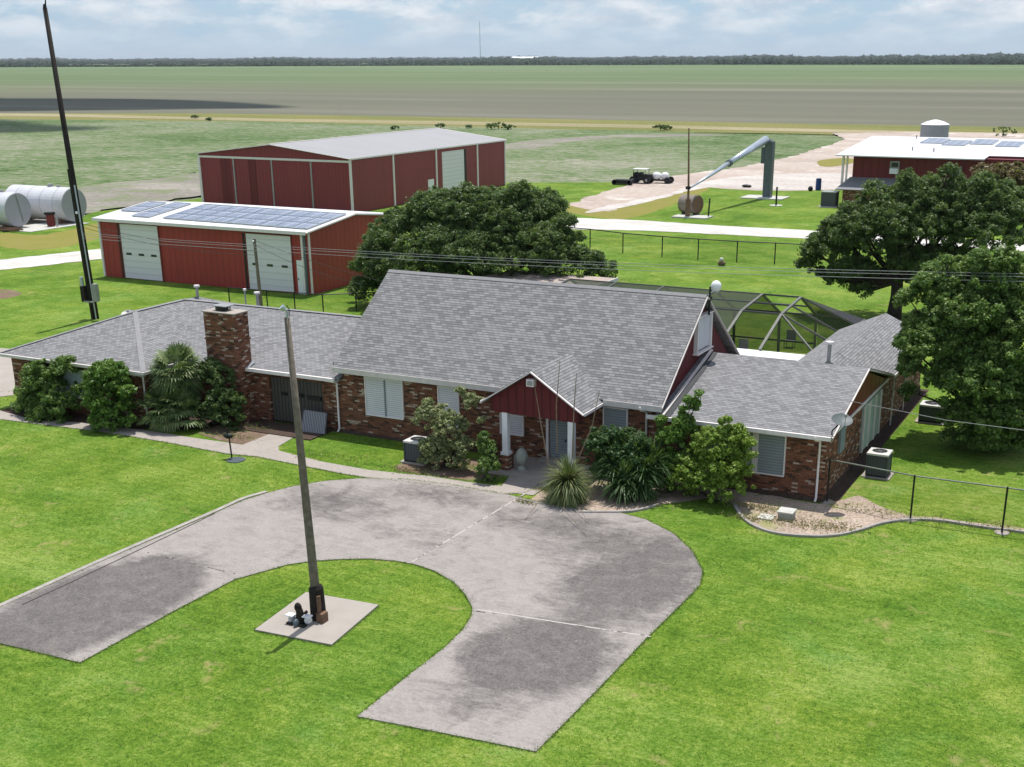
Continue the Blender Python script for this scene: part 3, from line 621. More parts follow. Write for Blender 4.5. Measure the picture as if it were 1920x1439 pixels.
lt=B('porch_light','trim',hs,(px-.2,px+.14,45.32,45.6,4.06,4.36)); B('lamp_lens','galv',lt,(px-.15,px+.09,45.29,45.32,4.12,4.3))
# front edge boards and gutters
B('fascia','fascia',hs,(-34.75,-25.65,47.3,47.35,3.06,3.31),(-20.75,-18.1,47.3,47.35,3.06,3.31))
gt=MB(); gt.box(-18.75,-10.95,47.22,47.34,2.74,2.9); gt.build('gutter','trim',hs)
B('gutter','trim',hs,(-39.9,-34.62,47.2,47.34,2.6,2.76))
B('gutter','fascia',hs,(x0-.05,x1+.12,y0-.14,y0-.01,e-.14,e),(x1+.01,x1+.13,y0,47.2,e-.14,e))
B('soffit','fascia',hs,(-34.7,-18.15,47.36,47.72,3.04,3.07),(-18.7,-10.95,47.35,47.75,2.76,2.79),(x0+.02,x1,44.36,44.75,2.64,2.67),(x1-.3,x1-.01,44.75,47.3,2.64,2.67),(-43.6,-34.5,47.36,47.75,2.6,2.63))
def spout(x,y,z0,z1,wall,side=0,mat='trim'):
    mb=MB(); mb.tube([(x,y-.22,z1),(x,y-.2,z1-.14),(x+side,wall-.06,z1-.3),(x+side,wall-.06,z0+.2),(x+side,wall-.22,z0+.08)],.05,8); return mb.build('downspout',mat,hs,smooth=True)
spout(-35.2,47.5,0,2.75,47.7,.45); spout(-11.55,47.45,0,2.88,47.72,.1); spout(-44.6,44.5,0,2.74,44.75,.5); spout(-19.05,47.5,0,3.2,47.72,.15)
for yy in(60.3,63.3): MB().tube([(-11.12,yy,0),(-11.12,yy,2.6)],.04,8).build('downspout','fascia',hs)
# gables of the main block
MB().vprism([(47.9,3.2),(57.2,3.2),(52.58,6.85)],'x',-18.42,-18.36).build('east_gable','board',hs)
MB().vprism([(47.9,3.2),(57.2,3.2),(52.58,6.85)],'x',-34.5,-34.44).build('west_gable','board',hs)
rk=MB()
rk.bar((-18.1,57.85,ZE-.14),(-18.1,52.6,ZR-.12),.05,.16,up=(1,0,0)); rk.bar((-18.1,47.35,ZE-.08),(-18.1,52.58,ZR-.07),.04,.08,up=(1,0,0)); rk.build('main_rake','fascia',hs)
B('gable_soffit','soffit',hs,(-18.36,-18.14,57.0,57.8,3.12,3.16))
gw=B('gable_window','blind',hs,(-18.36,-18.24,51.85,53.5,4.72,6.1)); B('window_frame','trim',gw,(-18.36,-18.17,51.75,51.85,4.6,6.2),(-18.36,-18.17,53.5,53.65,4.6,6.2)); B('window_hood','trim',gw,(-18.36,-18.1,51.65,53.7,6.2,6.26)); B('sill','trim',gw,(-18.36,-18.1,51.65,53.7,4.56,4.62))
# flashing between main gable and east roof
fl=MB(); fl.bar((-18.02,47.3,2.97),(-18.02,53.24,4.53),.05,.12,up=(1,0,0)); fl.build('roof_trim','fascia',hs)
fl=MB(); fl.slab([(-17.98,47.34,2.93),(-17.72,47.34,2.93),(-17.72,53.2,4.455),(-17.98,53.2,4.455)],.02); fl.build('valley_flashing','soffit',hs)
# east gable
MB().vprism([(48.,2.72),(58.5,2.72),(53.24,4.3)],'x',-11.2,-11.14).build('side_gable','red3',hs)
rk=MB(); rk.bar((-10.9,47.35,2.85),(-10.9,53.24,4.38),.04,.08,up=(1,0,0)); rk.bar((-10.9,53.24,4.33),(-10.9,59.1,2.78),.05,.17,up=(1,0,0)); rk.build('side_rake','fascia',hs)
B('gable_trim','trim',hs,(-11.14,-11.08,47.8,58.8,2.64,2.74)); B('eave_board','fascia',hs,(-10.92,-10.87,59.15,68.5,2.66,2.8))
# windows
def window(xa,xb,za,zb,y,mat,mull=(),frame='trim'):
    w_=B('window',mat,hs,(xa,xb,y-.05,y+.02,za,zb)); f=MB(); t=.05
    f.box(xa-t,xa,y-.09,y,za-t,zb+t); f.box(xb,xb+t,y-.09,y,za-t,zb+t); f.box(xa,xb,y-.09,y,zb,zb+t); f.box(xa-t,xb+t,y-.11,y,za-t,za); f.build('window_frame',frame,w_)
    for m_ in mull: B('mullion',mull and ('greyshutter' if mat=='blind' else 'fascia'),w_,(m_-.03 if mat=='blind' else m_-.12,m_+.03 if mat=='blind' else m_+.12,y-.1,y-.05,za,zb))
    return w_
window(-33.12,-31.1,1.13,2.9,47.72,'blind',(-32.05,)); window(-29.12,-28.1,1.13,2.9,47.72,'blind'); window(-20.85,-19.8,1.15,2.88,47.72,'louvre'); window(-25.9,-24.8,1.13,1.98,47.72,'blind')
window(-16.1,-12.88,.93,2.58,47.75,'louvre',(-14.1,)); window(-50.,-47.2,.9,2.3,44.75,'greenwin')
sw=B('side_window','greenwin',hs,(-11.22,-11.12,53.95,57.5,.38,2.5))
for yy in(54.0,55.1,56.3,57.4): B('mullion','fascia',sw,(-11.12,-11.06,yy-.07,yy+.07,.38,2.5))
B('side_window','greyshutter',hs,(-11.22,-11.1,49.75,50.55,1.5,2.55))
dd=B('front_door','louvre',hs,(-23.45,-22.55,47.66,47.72,.3,2.0)); B('door_frame','trim',dd,(-23.62,-23.5,47.6,47.7,.3,2.1),(-22.5,-22.4,47.6,47.7,.3,2.1)); B('handle','black',dd,(-22.7,-22.64,47.6,47.66,1.1,1.2))
B('door_step','walk',hs,(-23.8,-22.2,47.2,47.66,.16,.3))
en=B('entry_gate','gate',hs,(-38.85,-37.5,47.86,47.92,.1,2.3),(-37.4,-36.5,47.95,48.0,.1,2.3),(-36.45,-35.75,47.82,47.88,.1,2.3))
B('gate_frame','soffit',en,(-37.5,-37.4,47.82,47.95,.06,2.32),(-36.5,-36.45,47.82,47.95,.06,2.32)); B('letter_box','black',en,(-37.2,-36.95,47.8,47.86,1.45,1.62),(-36.6,-35.8,47.7,47.82,1.42,1.6),(-38.2,-37.9,47.78,47.86,1.45,1.6))
# chimney
ch=MB(); ch.box(-41.75,-39.85,46.75,47.75,0,5.45); ch.build('chimney','brick',hs); chm=[c for c in hs.children if c.name.startswith('chimney')][0]
B('chimney_cap','slab',chm,(-41.8,-39.8,46.7,47.8,5.45,5.5)); fu=MB(); fu.tube([(-40.95,47.25,5.5),(-40.95,47.25,5.68)],.3,12); fu.build('flue','black',chm); B('flue_cover','galv',chm,(-41.35,-40.5,46.95,47.6,5.72,5.76),(-41.2,-41.15,47.0,47.05,5.5,5.72),(-40.7,-40.65,47.45,47.5,5.5,5.72)); B('brick_band','brick',chm,(-41.79,-39.81,46.71,47.79,4.1,4.18))
fs=MB(); fs.slab([(-39.84,47.25,2.8),(-39.66,47.3,2.8),(-39.66,47.75,2.98),(-39.84,47.75,2.98)],.03); fs.build('flashing','alu',chm)
def vent(x,y,z0,z1,r=.06,cap=True,name='vent_pipe'):
    mb=MB(); mb.tube([(x,y,z0),(x,y,z1)],r,10); v=mb.build(name,'galv',hs,smooth=False)
    if cap: MB().tube([(x,y,z1-.02),(x,y,z1+.08),(x,y,z1+.1)],[r*2.1,r*2.0,r*.6],12).build('vent_cap','trim',v)
vent(-48.5,54.0,4.0,5.05,.08); vent(-13.2,55.4,3.7,4.85,.09); B('vent_boot','black',hs,(-13.36,-13.04,55.24,55.56,3.82,3.95))
vent(-45.3,54.2,4.1,5.05,.045); vent(-44.8,54.6,4.1,4.85,.08)
vent(-35.5,48.5,2.8,3.25,.03,False); vent(-35.1,48.45,2.8,3.2,.03,False)
# ---------------------------------------------------------------- patio cover, screened pool cage, garden building behind
pc=thing('patio_cover','flat white metal patio cover between the rear wing and the main gable','patio cover',(-19,60,0))
MB().slab([(-22.,59.2,2.72),(-16.0,59.2,2.72),(-16.0,62.6,2.56),(-22.,62.6,2.56)],.08).build('roof_panel','white',pc)
for xx in(-21.8,-19,-16.2): B('post','trim',pc,(xx-.05,xx+.05,62.4,62.5,0,2.5))
cg=thing('pool_cage','screened pool enclosure with grey metal bents behind the steep gable','pool enclosure',(-24,68,0))
prof=[(62.4,2.65),(66.1,3.85),(69.9,4.15),(73.7,2.45),(73.9,0.)]
XS=[-33.0,-29.9,-26.8,-23.6,-20.75,-18.5]
for i,x in enumerate(XS):
    mb=MB()
    for a,b in zip(prof[:-1],prof[1:]): mb.bar((x,a[0],a[1]),(x,b[0],b[1]),.09,.15,up=(1,0,0))
    mb.build('roof_bent','framel' if i>=4 else 'frame',cg)
for (yy,zz) in ((66.1,3.85),(69.9,4.15),(73.7,2.45),(71.8,3.3),(68,4.0),(73.85,.7)): mb=MB(); mb.bar((XS[0],yy,zz),(XS[-1],yy,zz),.08,.09); mb.build('purlin','frame',cg)
# east end of the cage
E1=[(-18.5,66.1,3.85),(-18.5,69.9,4.15),(-18.5,73.7,2.45)]
for a,b in ((E1[0],(-15.9,63.2,2.6)),(E1[0],(-15.9,66.2,2.6)),((-18.5,68,4.0),(-15.9,68.6,2.6)),(E1[1],(-15.6,71.5,2.5)),(E1[2],(-15.6,73.8,2.4)),((-15.6,71.5,2.5),(-15.6,73.8,2.4)),((-15.6,73.8,2.4),(-15.6,73.9,0))): mb=MB(); mb.bar(a,b,.07,.1); mb.build('end_rafter','framel',cg)
mb=MB()
for i in range(len(XS)-1):
    if i==4: continue
    a,b=XS[i]+.05,XS[i+1]-.05
    for p,q in zip(prof[:-1],prof[1:]): mb.add([(a,p[0],p[1]+.01),(b,p[0],p[1]+.01),(b,q[0],q[1]+.01),(a,q[0],q[1]+.01)],[(0,1,2,3)])
mb.add([(XS[4]+.05,73.7,2.4),(XS[5],73.7,2.4),(XS[5],73.9,.02),(XS[4]+.05,73.9,.02)],[(0,1,2,3)])
mb.build('screen_panel','screen',cg)
mb=MB(); mb.add([(-18.4,69.95,4.15),(-15.6,71.5,2.52),(-15.6,73.8,2.42),(-18.4,73.7,2.46)],[(0,1,2,3)]); mb.add([(-18.4,73.72,2.4),(-15.6,73.82,2.4),(-15.6,73.9,.02),(-18.4,73.9,.02)],[(0,1,2,3)]); mb.build('torn_screen','screen2',cg)
gb=thing('pool_house','low garden building with a flat tan roof and white edge behind the ridge','shed',(-37,75,0))
tr=PG((880,519),(968,511),(1163,525),(1112,540),z=3.2); 
MB().slab([(-42.4,73.0,3.05),(-33.2,73.0,3.05),(-32.5,76.2,3.3),(-39.9,76.2,3.3)],.1).build('roof','tanroof',gb)
B('wall','red3',gb,(-41.2,-33.6,73.5,76,0,3.0)); mb=MB(); mb.bar((-42.45,72.97,3.0),(-33.15,72.97,3.0),.06,.2); mb.bar((-33.15,72.97,3.0),(-32.45,76.2,3.24),.06,.22); mb.build('roof_edge','trim',gb)
# ---------------------------------------------------------------- barns
def barn_door(parent,xa,xb,z1,y,windows=True):
    d_=B('overhead_door','rollup',parent,(xa,xb,y-.03,y+.04,.06,z1))
    fr=MB(); fr.box(xa-.12,xa,y-.06,y+.02,.03,z1+.12); fr.box(xb,xb+.12,y-.06,y+.02,.03,z1+.12); fr.box(xa,xb,y-.06,y+.02,z1,z1+.12); fr.build('door_trim','redpaint',d_)
    if windows:
        for k in range(3): xw=xa+(xb-xa)*(.17+.33*k); B('door_window','glass',d_,(xw-.28,xw+.28,y-.05,y-.02,1.95,2.13))
    return d_
sb=thing('solar_barn','smaller red metal barn with solar panels on its low white roof','barn',(-69,83,0))
Y0,Y1,X0,X1,ze,zr=77.45,89.7,-79.2,-58.4,4.82,5.5; YM=(Y0+Y1)/2
wl=MB(); wl.vprism([(Y0,0.02),(Y1,0.02),(Y1,ze-.05),(YM,zr-.06),(Y0,ze-.05)],'x',X0,X1); wl.build('wall','red1',sb)
MB().slab([(X0-.35,Y0-.35,ze-.02),(X1+.15,Y0-.35,ze-.02),(X1+.15,YM,zr),(X0-.35,YM,zr)],.06).slab([(X1+.15,Y1+.3,ze-.02),(X0-.35,Y1+.3,ze-.02),(X0-.35,YM,zr-.002),(X1+.15,YM,zr-.002)],.06).build('roof','rmwhite',sb)
tm=MB(); tm.box(X0-.38,X1+.2,Y0-.45,Y0-.34,ze-.26,ze-.02); tm.bar((X1+.18,Y0-.4,ze-.12),(X1+.18,YM,zr-.08),.1,.24,up=(1,0,0)); tm.bar((X1+.18,YM,zr-.08),(X1+.18,Y1+.3,ze-.12),.1,.24,up=(1,0,0)); tm.build('eave_trim','trim',sb)
for (x,y,mt) in ((X0-.02,Y0-.06,'trim'),(X1-.42,Y0-.08,'trim'),(X1+.05,Y0+.15,'trim'),(X1-.2,Y0-.03,'steel')): MB().box(x-.09,x+.09,y-.06,y+.06,.05,ze-.2).build('corner_trim' if mt=='trim' else 'conduit',mt,sb)
B('corner_trim','trim',sb,(X1-.0,X1+.04,Y1-.2,Y1+.02,.05,ze-.2))
barn_door(sb,-77.0,-73.0,4.42,Y0); barn_door(sb,-64.15,-59.9,4.35,Y0)
wd=B('side_door','white',sb,(-59.47,-58.72,Y0-.06,Y0,.05,2.6)) ; B('handle','black',wd,(-59.4,-59.34,Y0-.1,Y0-.06,1.1,1.25))
B('door_gap','black',sb,(-77.3,-77.02,Y0-.03,Y0+.01,.05,4.42),(-64.5,-64.17,Y0-.03,Y0+.01,.05,4.35))
def rz(y): return ze-.02+(y-(Y0-.35))/(YM-Y0+.35)*(zr-ze+.02)
def panel(parent,xa,xb,ya,yb,zf,shift=0):
    nv=Vector((0,-(zf(yb)-zf(ya)),yb-ya)).normalized()*.09
    P=[Vector((xa,ya,zf(ya)))+nv,Vector((xb,ya,zf(ya)))+nv,Vector((xb,yb,zf(yb)))+nv,Vector((xa,yb,zf(yb)))+nv]
    mb=MB(); mb.slab(P,.05); 
    o=mb.build('solar_panel','solar',parent); fr=MB(); 
    for a,b in ((P[0],P[1]),(P[1],P[2]),(P[2],P[3]),(P[3],P[0])): fr.bar(a,b,.05,.07)
    fr.build('panel_frame','alu',o)
    return o
cols=[(-78.9,-77.0,79.7),(-76.3,-74.5,78.2)]+[(-73.0+1.62*k,-71.48+1.62*k,78.2-.05*k) for k in range(9)]
for (a,b,yb) in cols:
    yk=yb
    for r_ in range(3):
        y2=min(yk+1.66,83.35)
        if y2-yk>.8: panel(sb,a,b,yk,y2,rz)
        yk=y2+.06
bb=thing('equipment_barn','large dark red metal barn with pale posts and a tall white side door','barn',(-97,142,0))
X0,X1,Y0,Y1,ze,zr=-108.2,-85.9,123.1,160.5,6.15,7.5; XM=(X0+X1)/2
MB().vprism([(X0,.02),(X1,.02),(X1,ze-.02),(XM,zr-.06),(X0,ze-.02)],'y',Y0,Y1).build('wall','red2',bb)
MB().slab([(X1+.15,Y0-.2,ze+.03),(X1+.15,Y1+.2,ze+.03),(XM,Y1+.2,zr),(XM,Y0-.2,zr)],.07).slab([(X0-.15,Y1+.2,ze+.03),(X0-.15,Y0-.2,ze+.03),(XM+.002,Y0-.2,zr-.003),(XM+.002,Y1+.2,zr-.003)],.07).build('roof','rmgrey',bb)
tm=MB(); tm.bar((X0-.15,Y0-.25,ze-.02),(XM,Y0-.25,zr-.06),.08,.22,up=(0,1,0)); tm.bar((XM,Y0-.25,zr-.06),(X1+.15,Y0-.25,ze-.02),.08,.22,up=(0,1,0)); tm.bar((X1+.15,Y1+.22,ze),(XM,Y1+.22,zr-.03),.3,.12); tm.bar((XM,Y0-.2,zr+.02),(XM,Y1+.2,zr+.02),.25,.04); tm.build('roof_trim','trim',bb)
B('header_trim','trim',bb,(X0,X1,Y0-.08,Y0-.0,5.68,5.92)); B('eave_trim','trim',bb,(X1+.1,X1+.2,Y0-.2,Y1+.2,ze-.14,ze+.02))
for x in(-102.9,-97.2,-91.5): B('post','galv',bb,(x-.1,x+.1,Y0-.06,Y0,.05,5.68))
for x in(-108.15,-85.95): B('corner_post','trim',bb,(x-.16,x+.16,Y0-.1,Y0-.0,.05,5.68 if x<-100 else 6.1))
for y in(131.9,141.9,152.6): B('post','trim',bb,(X1,X1+.12,y-.14,y+.14,.05,6.05))
B('corner_post','trim',bb,(X1,X1+.12,Y1-.15,Y1+.05,.05,6.05))
B('dark_panel','red3',bb,(-104.9,-103.4,Y0-.03,Y0,.1,5.68),(-100.7,-99.6,Y0-.03,Y0,.1,5.68))
bd=B('overhead_door','rollup',bb,(X1-.01,X1+.04,143.4,149.0,.1,5.6)); B('door_gap','black',bd,(X1,X1+.05,149.0,149.6,.1,5.6))
B('side_door','white',bb,(X1,X1+.05,139.8,141.2,.05,2.45))
# ---------------------------------------------------------------- east farm building
eb_=thing('farm_building','two storey red farm building with a bright white metal roof far right','building',(-26,160,0))
B('wall','brick',eb_,(-36.1,-6,152.2,156,0,2.35))
B('upper_wall','red3',eb_,(-35.8,-6,155.2,177,0.02,5.85))
MB().slab([(-36.9,151.7,2.2),(-6,151.7,2.2),(-6,155.2,3.35),(-36.0,155.2,3.35)],.1).build('awning_roof','awning',eb_)
zf=lambda y: 5.98+(y-153.2)*.031
MB().slab([(-37.5,153.2,zf(153.2)),(-20.6,153.2,zf(153.2)),(-20.6,157,zf(157)),(-20.6,178.6,zf(178.6)),(-38.9,178.6,zf(178.6))],.12).slab([(-20.6,157.,zf(157)),(-4,157.,zf(157)),(-4,178.6,zf(178.6)),(-20.6,178.6,zf(178.6))],.12).build('white_roof','rmwhite',eb_)
B('upper_gable','board',eb_,(-20.55,-6,156.9,157.4,5.2,6.05))
for k in range(4): xa=-30.9+3.05*k+(0 if k<3 else .3); ya=169.8 if k%2==0 else 167.8; panel(eb_,xa,xa+2.75,ya,ya+6.2,zf)
wn=B('window','galv',eb_,(-31.4,-30.3,155.08,155.2,3.9,5.3)); B('window_pane','glass',wn,(-31.25,-30.45,155.05,155.1,4.65,5.15)); B('window_cooler','white',wn,(-31.35,-30.35,154.7,155.1,3.9,4.5))
B('window','greyshutter',eb_,(-24.2,-23.2,155.12,155.2,3.6,4.9)); B('porch_post','trim',eb_,(-37.0,-36.75,154.6,154.85,2.3,5.9),(-36.5,-36.3,154.6,154.8,2.3,5.9))
for xx,yy in((-30.,160.5),(-27.3,159.5),(-32.5,176.)): MB().tube([(xx,yy,zf(yy)-.1),(xx,yy,zf(yy)+.45)],.09,8).build('vent_pipe','galv',eb_)
# ---------------------------------------------------------------- tanks
def htank(x0_,x1_,y,r,label,name='fuel_tank'):
    t=thing(name,label,'tank',((x0_+x1_)/2,y,0),'white horizontal storage tanks'); zc=r+.25
    MB().tube([(x0_,y,zc),(x1_,y,zc)],r,36).build('shell','tankw',t)
    MB().tube([(x1_,y,zc),(x1_+.05,y,zc),(x1_+.06,y,zc)],[r*.985,r*.97,r*.5],36).build('end_plate','tankend',t)
    for xx in np.arange(x1_-1.4,x0_,-1.9): MB().tube([(xx-.03,y,zc),(xx+.03,y,zc)],r*1.006,36).build('seam_band','tankend',t)
    MB().tube([(x1_-3.2,y,zc+r-.02),(x1_-3.2,y,zc+r+.28)],.3,14).build('manhole','galv',t)
    for xx in(x0_+1,x1_-1.2): B('cradle','rust',t,(xx-.15,xx+.15,y-r*.7,y+r*.7,0,.5))
    mb=MB(); mb.tube([(x1_+.12,y-.1,zc+r*.9),(x1_+.12,y+.45,zc-r*.75)],.06,6); mb.tube([(x1_-2.,y,zc+r),(x1_-2.,y,zc+r+.2)],.2,10); mb.build('ladder_pipe','galv',t)
    return t
M['tankw']=simple('tank_white',(.62,.62,.64),.4,var=.05,vs=1.,dirt=(.5,.48,.46)); M['tankend']=simple('tank_end_grey',(.34,.34,.37),.5,var=.06,vs=1.)
htank(-121,-110.4,96.8,1.75,'nearer white storage tank, its grey round end cut by the frame')
htank(-117,-108.3,102.6,1.8,'farther white storage tank just behind the tall dark pole')
pm=thing('fuel_pump','small rusty red pump between the two white tanks','pump',(-108.6,99.4,0))
B('cabinet','redpaint',pm,(-108.95,-108.35,99.1,99.7,.1,1.3)); B('pump_head','black',pm,(-109.1,-108.3,99.0,99.8,1.3,1.55)); MB().tube([(-108.0,99.6,0),(-108.0,99.6,1.1)],.1,8).build('bollard','galv',pm)
rk_=thing('pipe_rack','low dark rack and timbers in front of the nearer tank','rack',(-111,94.6,0))
mb=MB()
for k in range(5): mb.bar((-116,94.3+.25*k,.15+.1*(k%2)),(-108.5,94.4+.25*k,.2+.1*(k%2)),.12,.14)
mb.build('timber','rust',rk_); B('bearer','black',rk_,(-115,-114.7,94,95.8,0,.12),(-110,-109.7,94,95.8,0,.12)); B('concrete_pad','oldslab',rk_,(-112,-107.2,95.2,103.4,0,.06))
wt=thing('water_tank','round grey water tank with a white domed top behind the white roof','tank',(-40.8,236,0))
def PYp(u,v,Y): d=ray(u,v); p=np.array([0,0,H])+d*Y/d[1]; return p
c=PYp(1752,250,210); cx_,cy_=c[0],210
MB().tube([(cx_,cy_,0),(cx_,cy_,6.9)],2.15,28).build('shell','tankend',wt); MB().tube([(cx_,cy_,6.9),(cx_,cy_,7.3),(cx_,cy_,7.6)],[2.2,1.4,.3],28).build('dome','white',wt); B('hatch','black',wt,(cx_+.2,cx_+.7,cy_-1.4,cy_-1.0,7.1,7.3))
# ---------------------------------------------------------------- poles and wires
up=thing('utility_pole','very tall dark leaning utility pole rising at the left with metal boxes low down','utility pole',(-66.5,63.6,0))
A=Vector((-66.5,63.6,0)); Tt=Vector((-67.45,63.6,20.1))
MB().tube([A,A.lerp(Tt,.5),Tt],[.24,.19,.14],14).build('pole','poledark',up,smooth=True)
mb=MB(); mb.tube([A+Vector((.2,-.15,0)),A.lerp(Tt,.45)+Vector((.17,-.12,0))],.045,8); mb.build('conduit','alu',up)
mb=MB(); mb.tube([A+Vector((-.24,-.1,0)),A.lerp(Tt,.5)+Vector((-.2,-.1,0))],.06,8); mb.build('conduit','black',up)
B('meter_box','galv',up,(-66.1,-65.75,63.2,63.5,1.3,2.5)); B('meter_box','poledark',up,(-67.2,-66.85,63.2,63.5,1.2,2.3)); MB().tube([(-67.05,63.3,2.3),(-67.05,63.3,2.9)],.13,12).build('meter','alu',up); B('bracket','galv',up,(-66.95,-66.1,63.15,63.3,1.2,1.3))
MB().tube([Tt,Tt+Vector((.02,0,.18)),Tt+Vector((.1,0,.22)),Tt+Vector((.16,0,.55))],[.12,.1,.05,.03],8).build('top_bracket','black',up)
MB().ball(A.lerp(Tt,.36)+Vector((.05,-.2,0)),.1).build('insulator','white',up)
def cable(name,label,pts,r,mat='wire',group='overhead wires'):
    o=MB().tube(pts,r,6).build(name,mat,None,smooth=True,label=label,cat='wire',group=group); return o
def span(pts,k=14):
    xs=[p[0] for p in pts]; out=[]
    for t in np.linspace(0,1,k*(len(pts)-1)+1): 
        x=xs[0]+(xs[-1]-xs[0])*t; y=np.interp(x,xs,[p[1] for p in pts]); co=np.polyfit(xs,[p[2] for p in pts],2); out.append((x,y,float(np.polyval(co,x))))
    return out
base_pts=[(-66.4,63.2,5.93),(-46.6,62.,6.26),(-25.83,60.,6.95),(-15.76,59.,7.52),(-5.61,58.,8.12),(6,57,8.9)]
for dz,lb in ((.0,'top one of the three thin wires crossing above the roofs'),(-.13,'middle one of the three thin wires crossing above the roofs'),(-.33,'bottom one of the three thin wires crossing above the roofs')):
    cable('power_line',lb,span([(a,b,c+dz) for a,b,c in base_pts]),.011)
cable('service_wire','single pale wire from the east gable to the right edge of the picture',[(-10.95,50.3,3.65),(-7,49.6,3.5),(-3,49,3.6),(2,48.2,3.9),(6,47.6,4.2)],.012)
sp=thing('service_pole','short grey pole standing behind the low roof in front of the barn door','utility pole',(-56.3,69.0,0))
MB().tube([(-56.3,69,0),(-56.45,69,5.4)],[.13,.1],10).build('pole','pole',sp); MB().ball((-56.44,68.86,5.25),.07).build('insulator','white',sp)
for k,(a,b,m_) in enumerate((((-66.6,63.3,6.6),(-56.45,68.95,4.6),-.35),((-66.6,63.3,6.35),(-56.45,68.95,4.3),-.4),((-56.4,68.95,5.3),(-43.6,70.,2.6),-.25),((-56.4,68.95,5.0),(-46.,66.5,3.4),-.3))):
    a=Vector(a);b=Vector(b); pts=[a.lerp(b,t)+Vector((0,0,m_*4*t*(1-t))) for t in np.linspace(0,1,13)]
    cable('drop_wire',['upper dark drop wire from the tall pole toward the short pole','lower dark drop wire from the tall pole toward the short pole','dark wire running right from the top of the short pole','dark wire sagging right from just below the short pole top'][k],pts,.014,'wiredark','dark drop wires')
fp=thing('lawn_pole','weathered grey-brown pole with a metal cap on the square slab in the front lawn','pole',(-22.9,29.6,0))
MB().tube([(-22.9,29.6,.06),(-22.95,29.6,1.5),(-23.15,29.65,6),(-23.3,29.68,9.75)],[.18,.145,.115,.085],16).build('shaft','pole',fp,smooth=True)
MB().tube([(-22.88,29.6,.06),(-22.9,29.6,1.12),(-22.92,29.6,1.2)],[.26,.235,.19],16).build('base_sleeve','poledark',fp,smooth=False); MB().tube([(-22.68,29.42,.06),(-22.7,29.42,.95)],.07,8).build('stub','rust',fp); B('base_shoe','rust',fp,(-22.75,-22.5,29.3,29.6,.06,.38))
cpx=MB(); cpx.tube([(-23.3,29.68,9.75),(-23.3,29.68,10.0)],.035,8); cpx.tube([(-23.36,29.66,9.98),(-23.42,29.6,10.08)],[.07,.1],10); cpx.build('cap_lamp','alu',fp); mb=MB(); mb.tube([(-23.22,29.68,9.8),(-23.2,29.68,10.02),(-23.28,29.68,10.12)],.015,6); mb.build('cap_bracket','black',fp)
sheet_=MB(); sheet_.prism([(-24.2,28.03),(-21.38,28.2),(-21.74,31.34),(-24.53,31.15)],-.02,.06); sheet_.build('lamp_slab','slab',None,label='square clean concrete slab around the foot of the lawn pole',cat='slab')
fx=thing('floodlight_stand','small dark fixture with two white lamp heads at the foot of the lawn pole','floodlight',(-23.15,29.0,.06))
mb=MB(); mb.tube([(-23.15,29.0,.06),(-23.15,29.0,.5),(-23.22,29.0,.75)],[.16,.12,.07],10); mb.tube([(-23.3,28.9,.15),(-23.0,29.2,.45)],.05,8); mb.ball((-23.2,29.,.62),.13,10,8,(1,.8,1.3)); mb.build('stand','poledark',fx,smooth=True)
mb=MB(); mb.ball((-23.15,28.8,.17),.15,12,8,(.5,1,1)); mb.build('reel','steel',fx,smooth=True)
for dx,dy in((-.32,-.02),(.2,.12)): l_=MB().tube([(-23.15+dx,29.+dy,.24),(-23.05+dx,28.9+dy,.24)],[.1,.13],10).build('lamp_head','alu',fx); B('lamp_visor','white',l_,(-23.28+dx,-22.98+dx,28.82+dy,29.06+dy,.33,.37))
B('foot','black',fx,(-23.55,-22.85,28.78,28.95,.06,.12))
# ---------------------------------------------------------------- dishes and roof gear
def dish(name,label,foot,c,r,aim,mat='dish'):
    t=thing(name,label,'satellite dish',foot); mb=MB(); c=Vector(c); a=Vector(aim).normalized(); u=a.cross(Vector((0,0,1))).normalized(); v=u.cross(a); n=20
    rings=[(0,-.18),(.5,-.12),(.85,-.02),(1.,.04)]; b=0; pts=[];fa=[]
    for k,(q,dd_) in enumerate(rings):
        for i in range(n): ph=2*math.pi*i/n; pts.append(c+(u*math.cos(ph)*1.12+v*math.sin(ph))*r*q+a*r*dd_)
    for k in range(len(rings)-1):
        for i in range(n): fa.append((k*n+i,k*n+(i+1)%n,(k+1)*n+(i+1)%n,(k+1)*n+i))
    mb.add(pts,fa); mb.build('reflector',mat,t,smooth=True)
    MB().tube([foot,Vector(foot)+Vector((0,0,.25)),c-a*r*.2],.03,8).build('mast','black',t); MB().tube([c-v*r*.9,c-v*r*.5+a*r*1.0],.015,6).build('feed_arm','galv',t)
    B('feed_horn','galv',t,*[( (c-v*r*.5+a*r).x-.05,(c-v*r*.5+a*r).x+.05,(c-v*r*.5+a*r).y-.05,(c-v*r*.5+a*r).y+.05,(c-v*r*.5+a*r).z-.04,(c-v*r*.5+a*r).z+.05)]); return t
dish('satellite_dish','grey satellite dish tilted skyward on the near corner of the east wing',(-10.98,47.55,2.85),(-10.6,47.45,3.62),.38,(.25,-.35,.9))
dish('satellite_dish','pale satellite dish behind the west roof edge',(-53.3,53.5,2.6),(-53.25,53.45,3.2),.38,(.3,-.4,.85),'galv')
bl=thing('dome_antenna','white ball antenna on a black mast at the peak of the steep gable','antenna',(-18.05,52.75,6.5))
MB().tube([(-18.05,52.75,6.2),(-18.05,52.75,7.45)],.045,8).build('mast','black',bl); MB().tube([(-18.05,52.75,6.75),(-18.0,52.9,7.0)],.03,6).build('arm','black',bl); MB().ball((-17.86,53.0,7.45),.235,20,12,(1,1,1.08)).build('dome','white',bl,smooth=True); MB().tube([(-17.86,53.0,7.15),(-17.86,53.,7.25)],.12,10).build('dome_base','galv',bl)
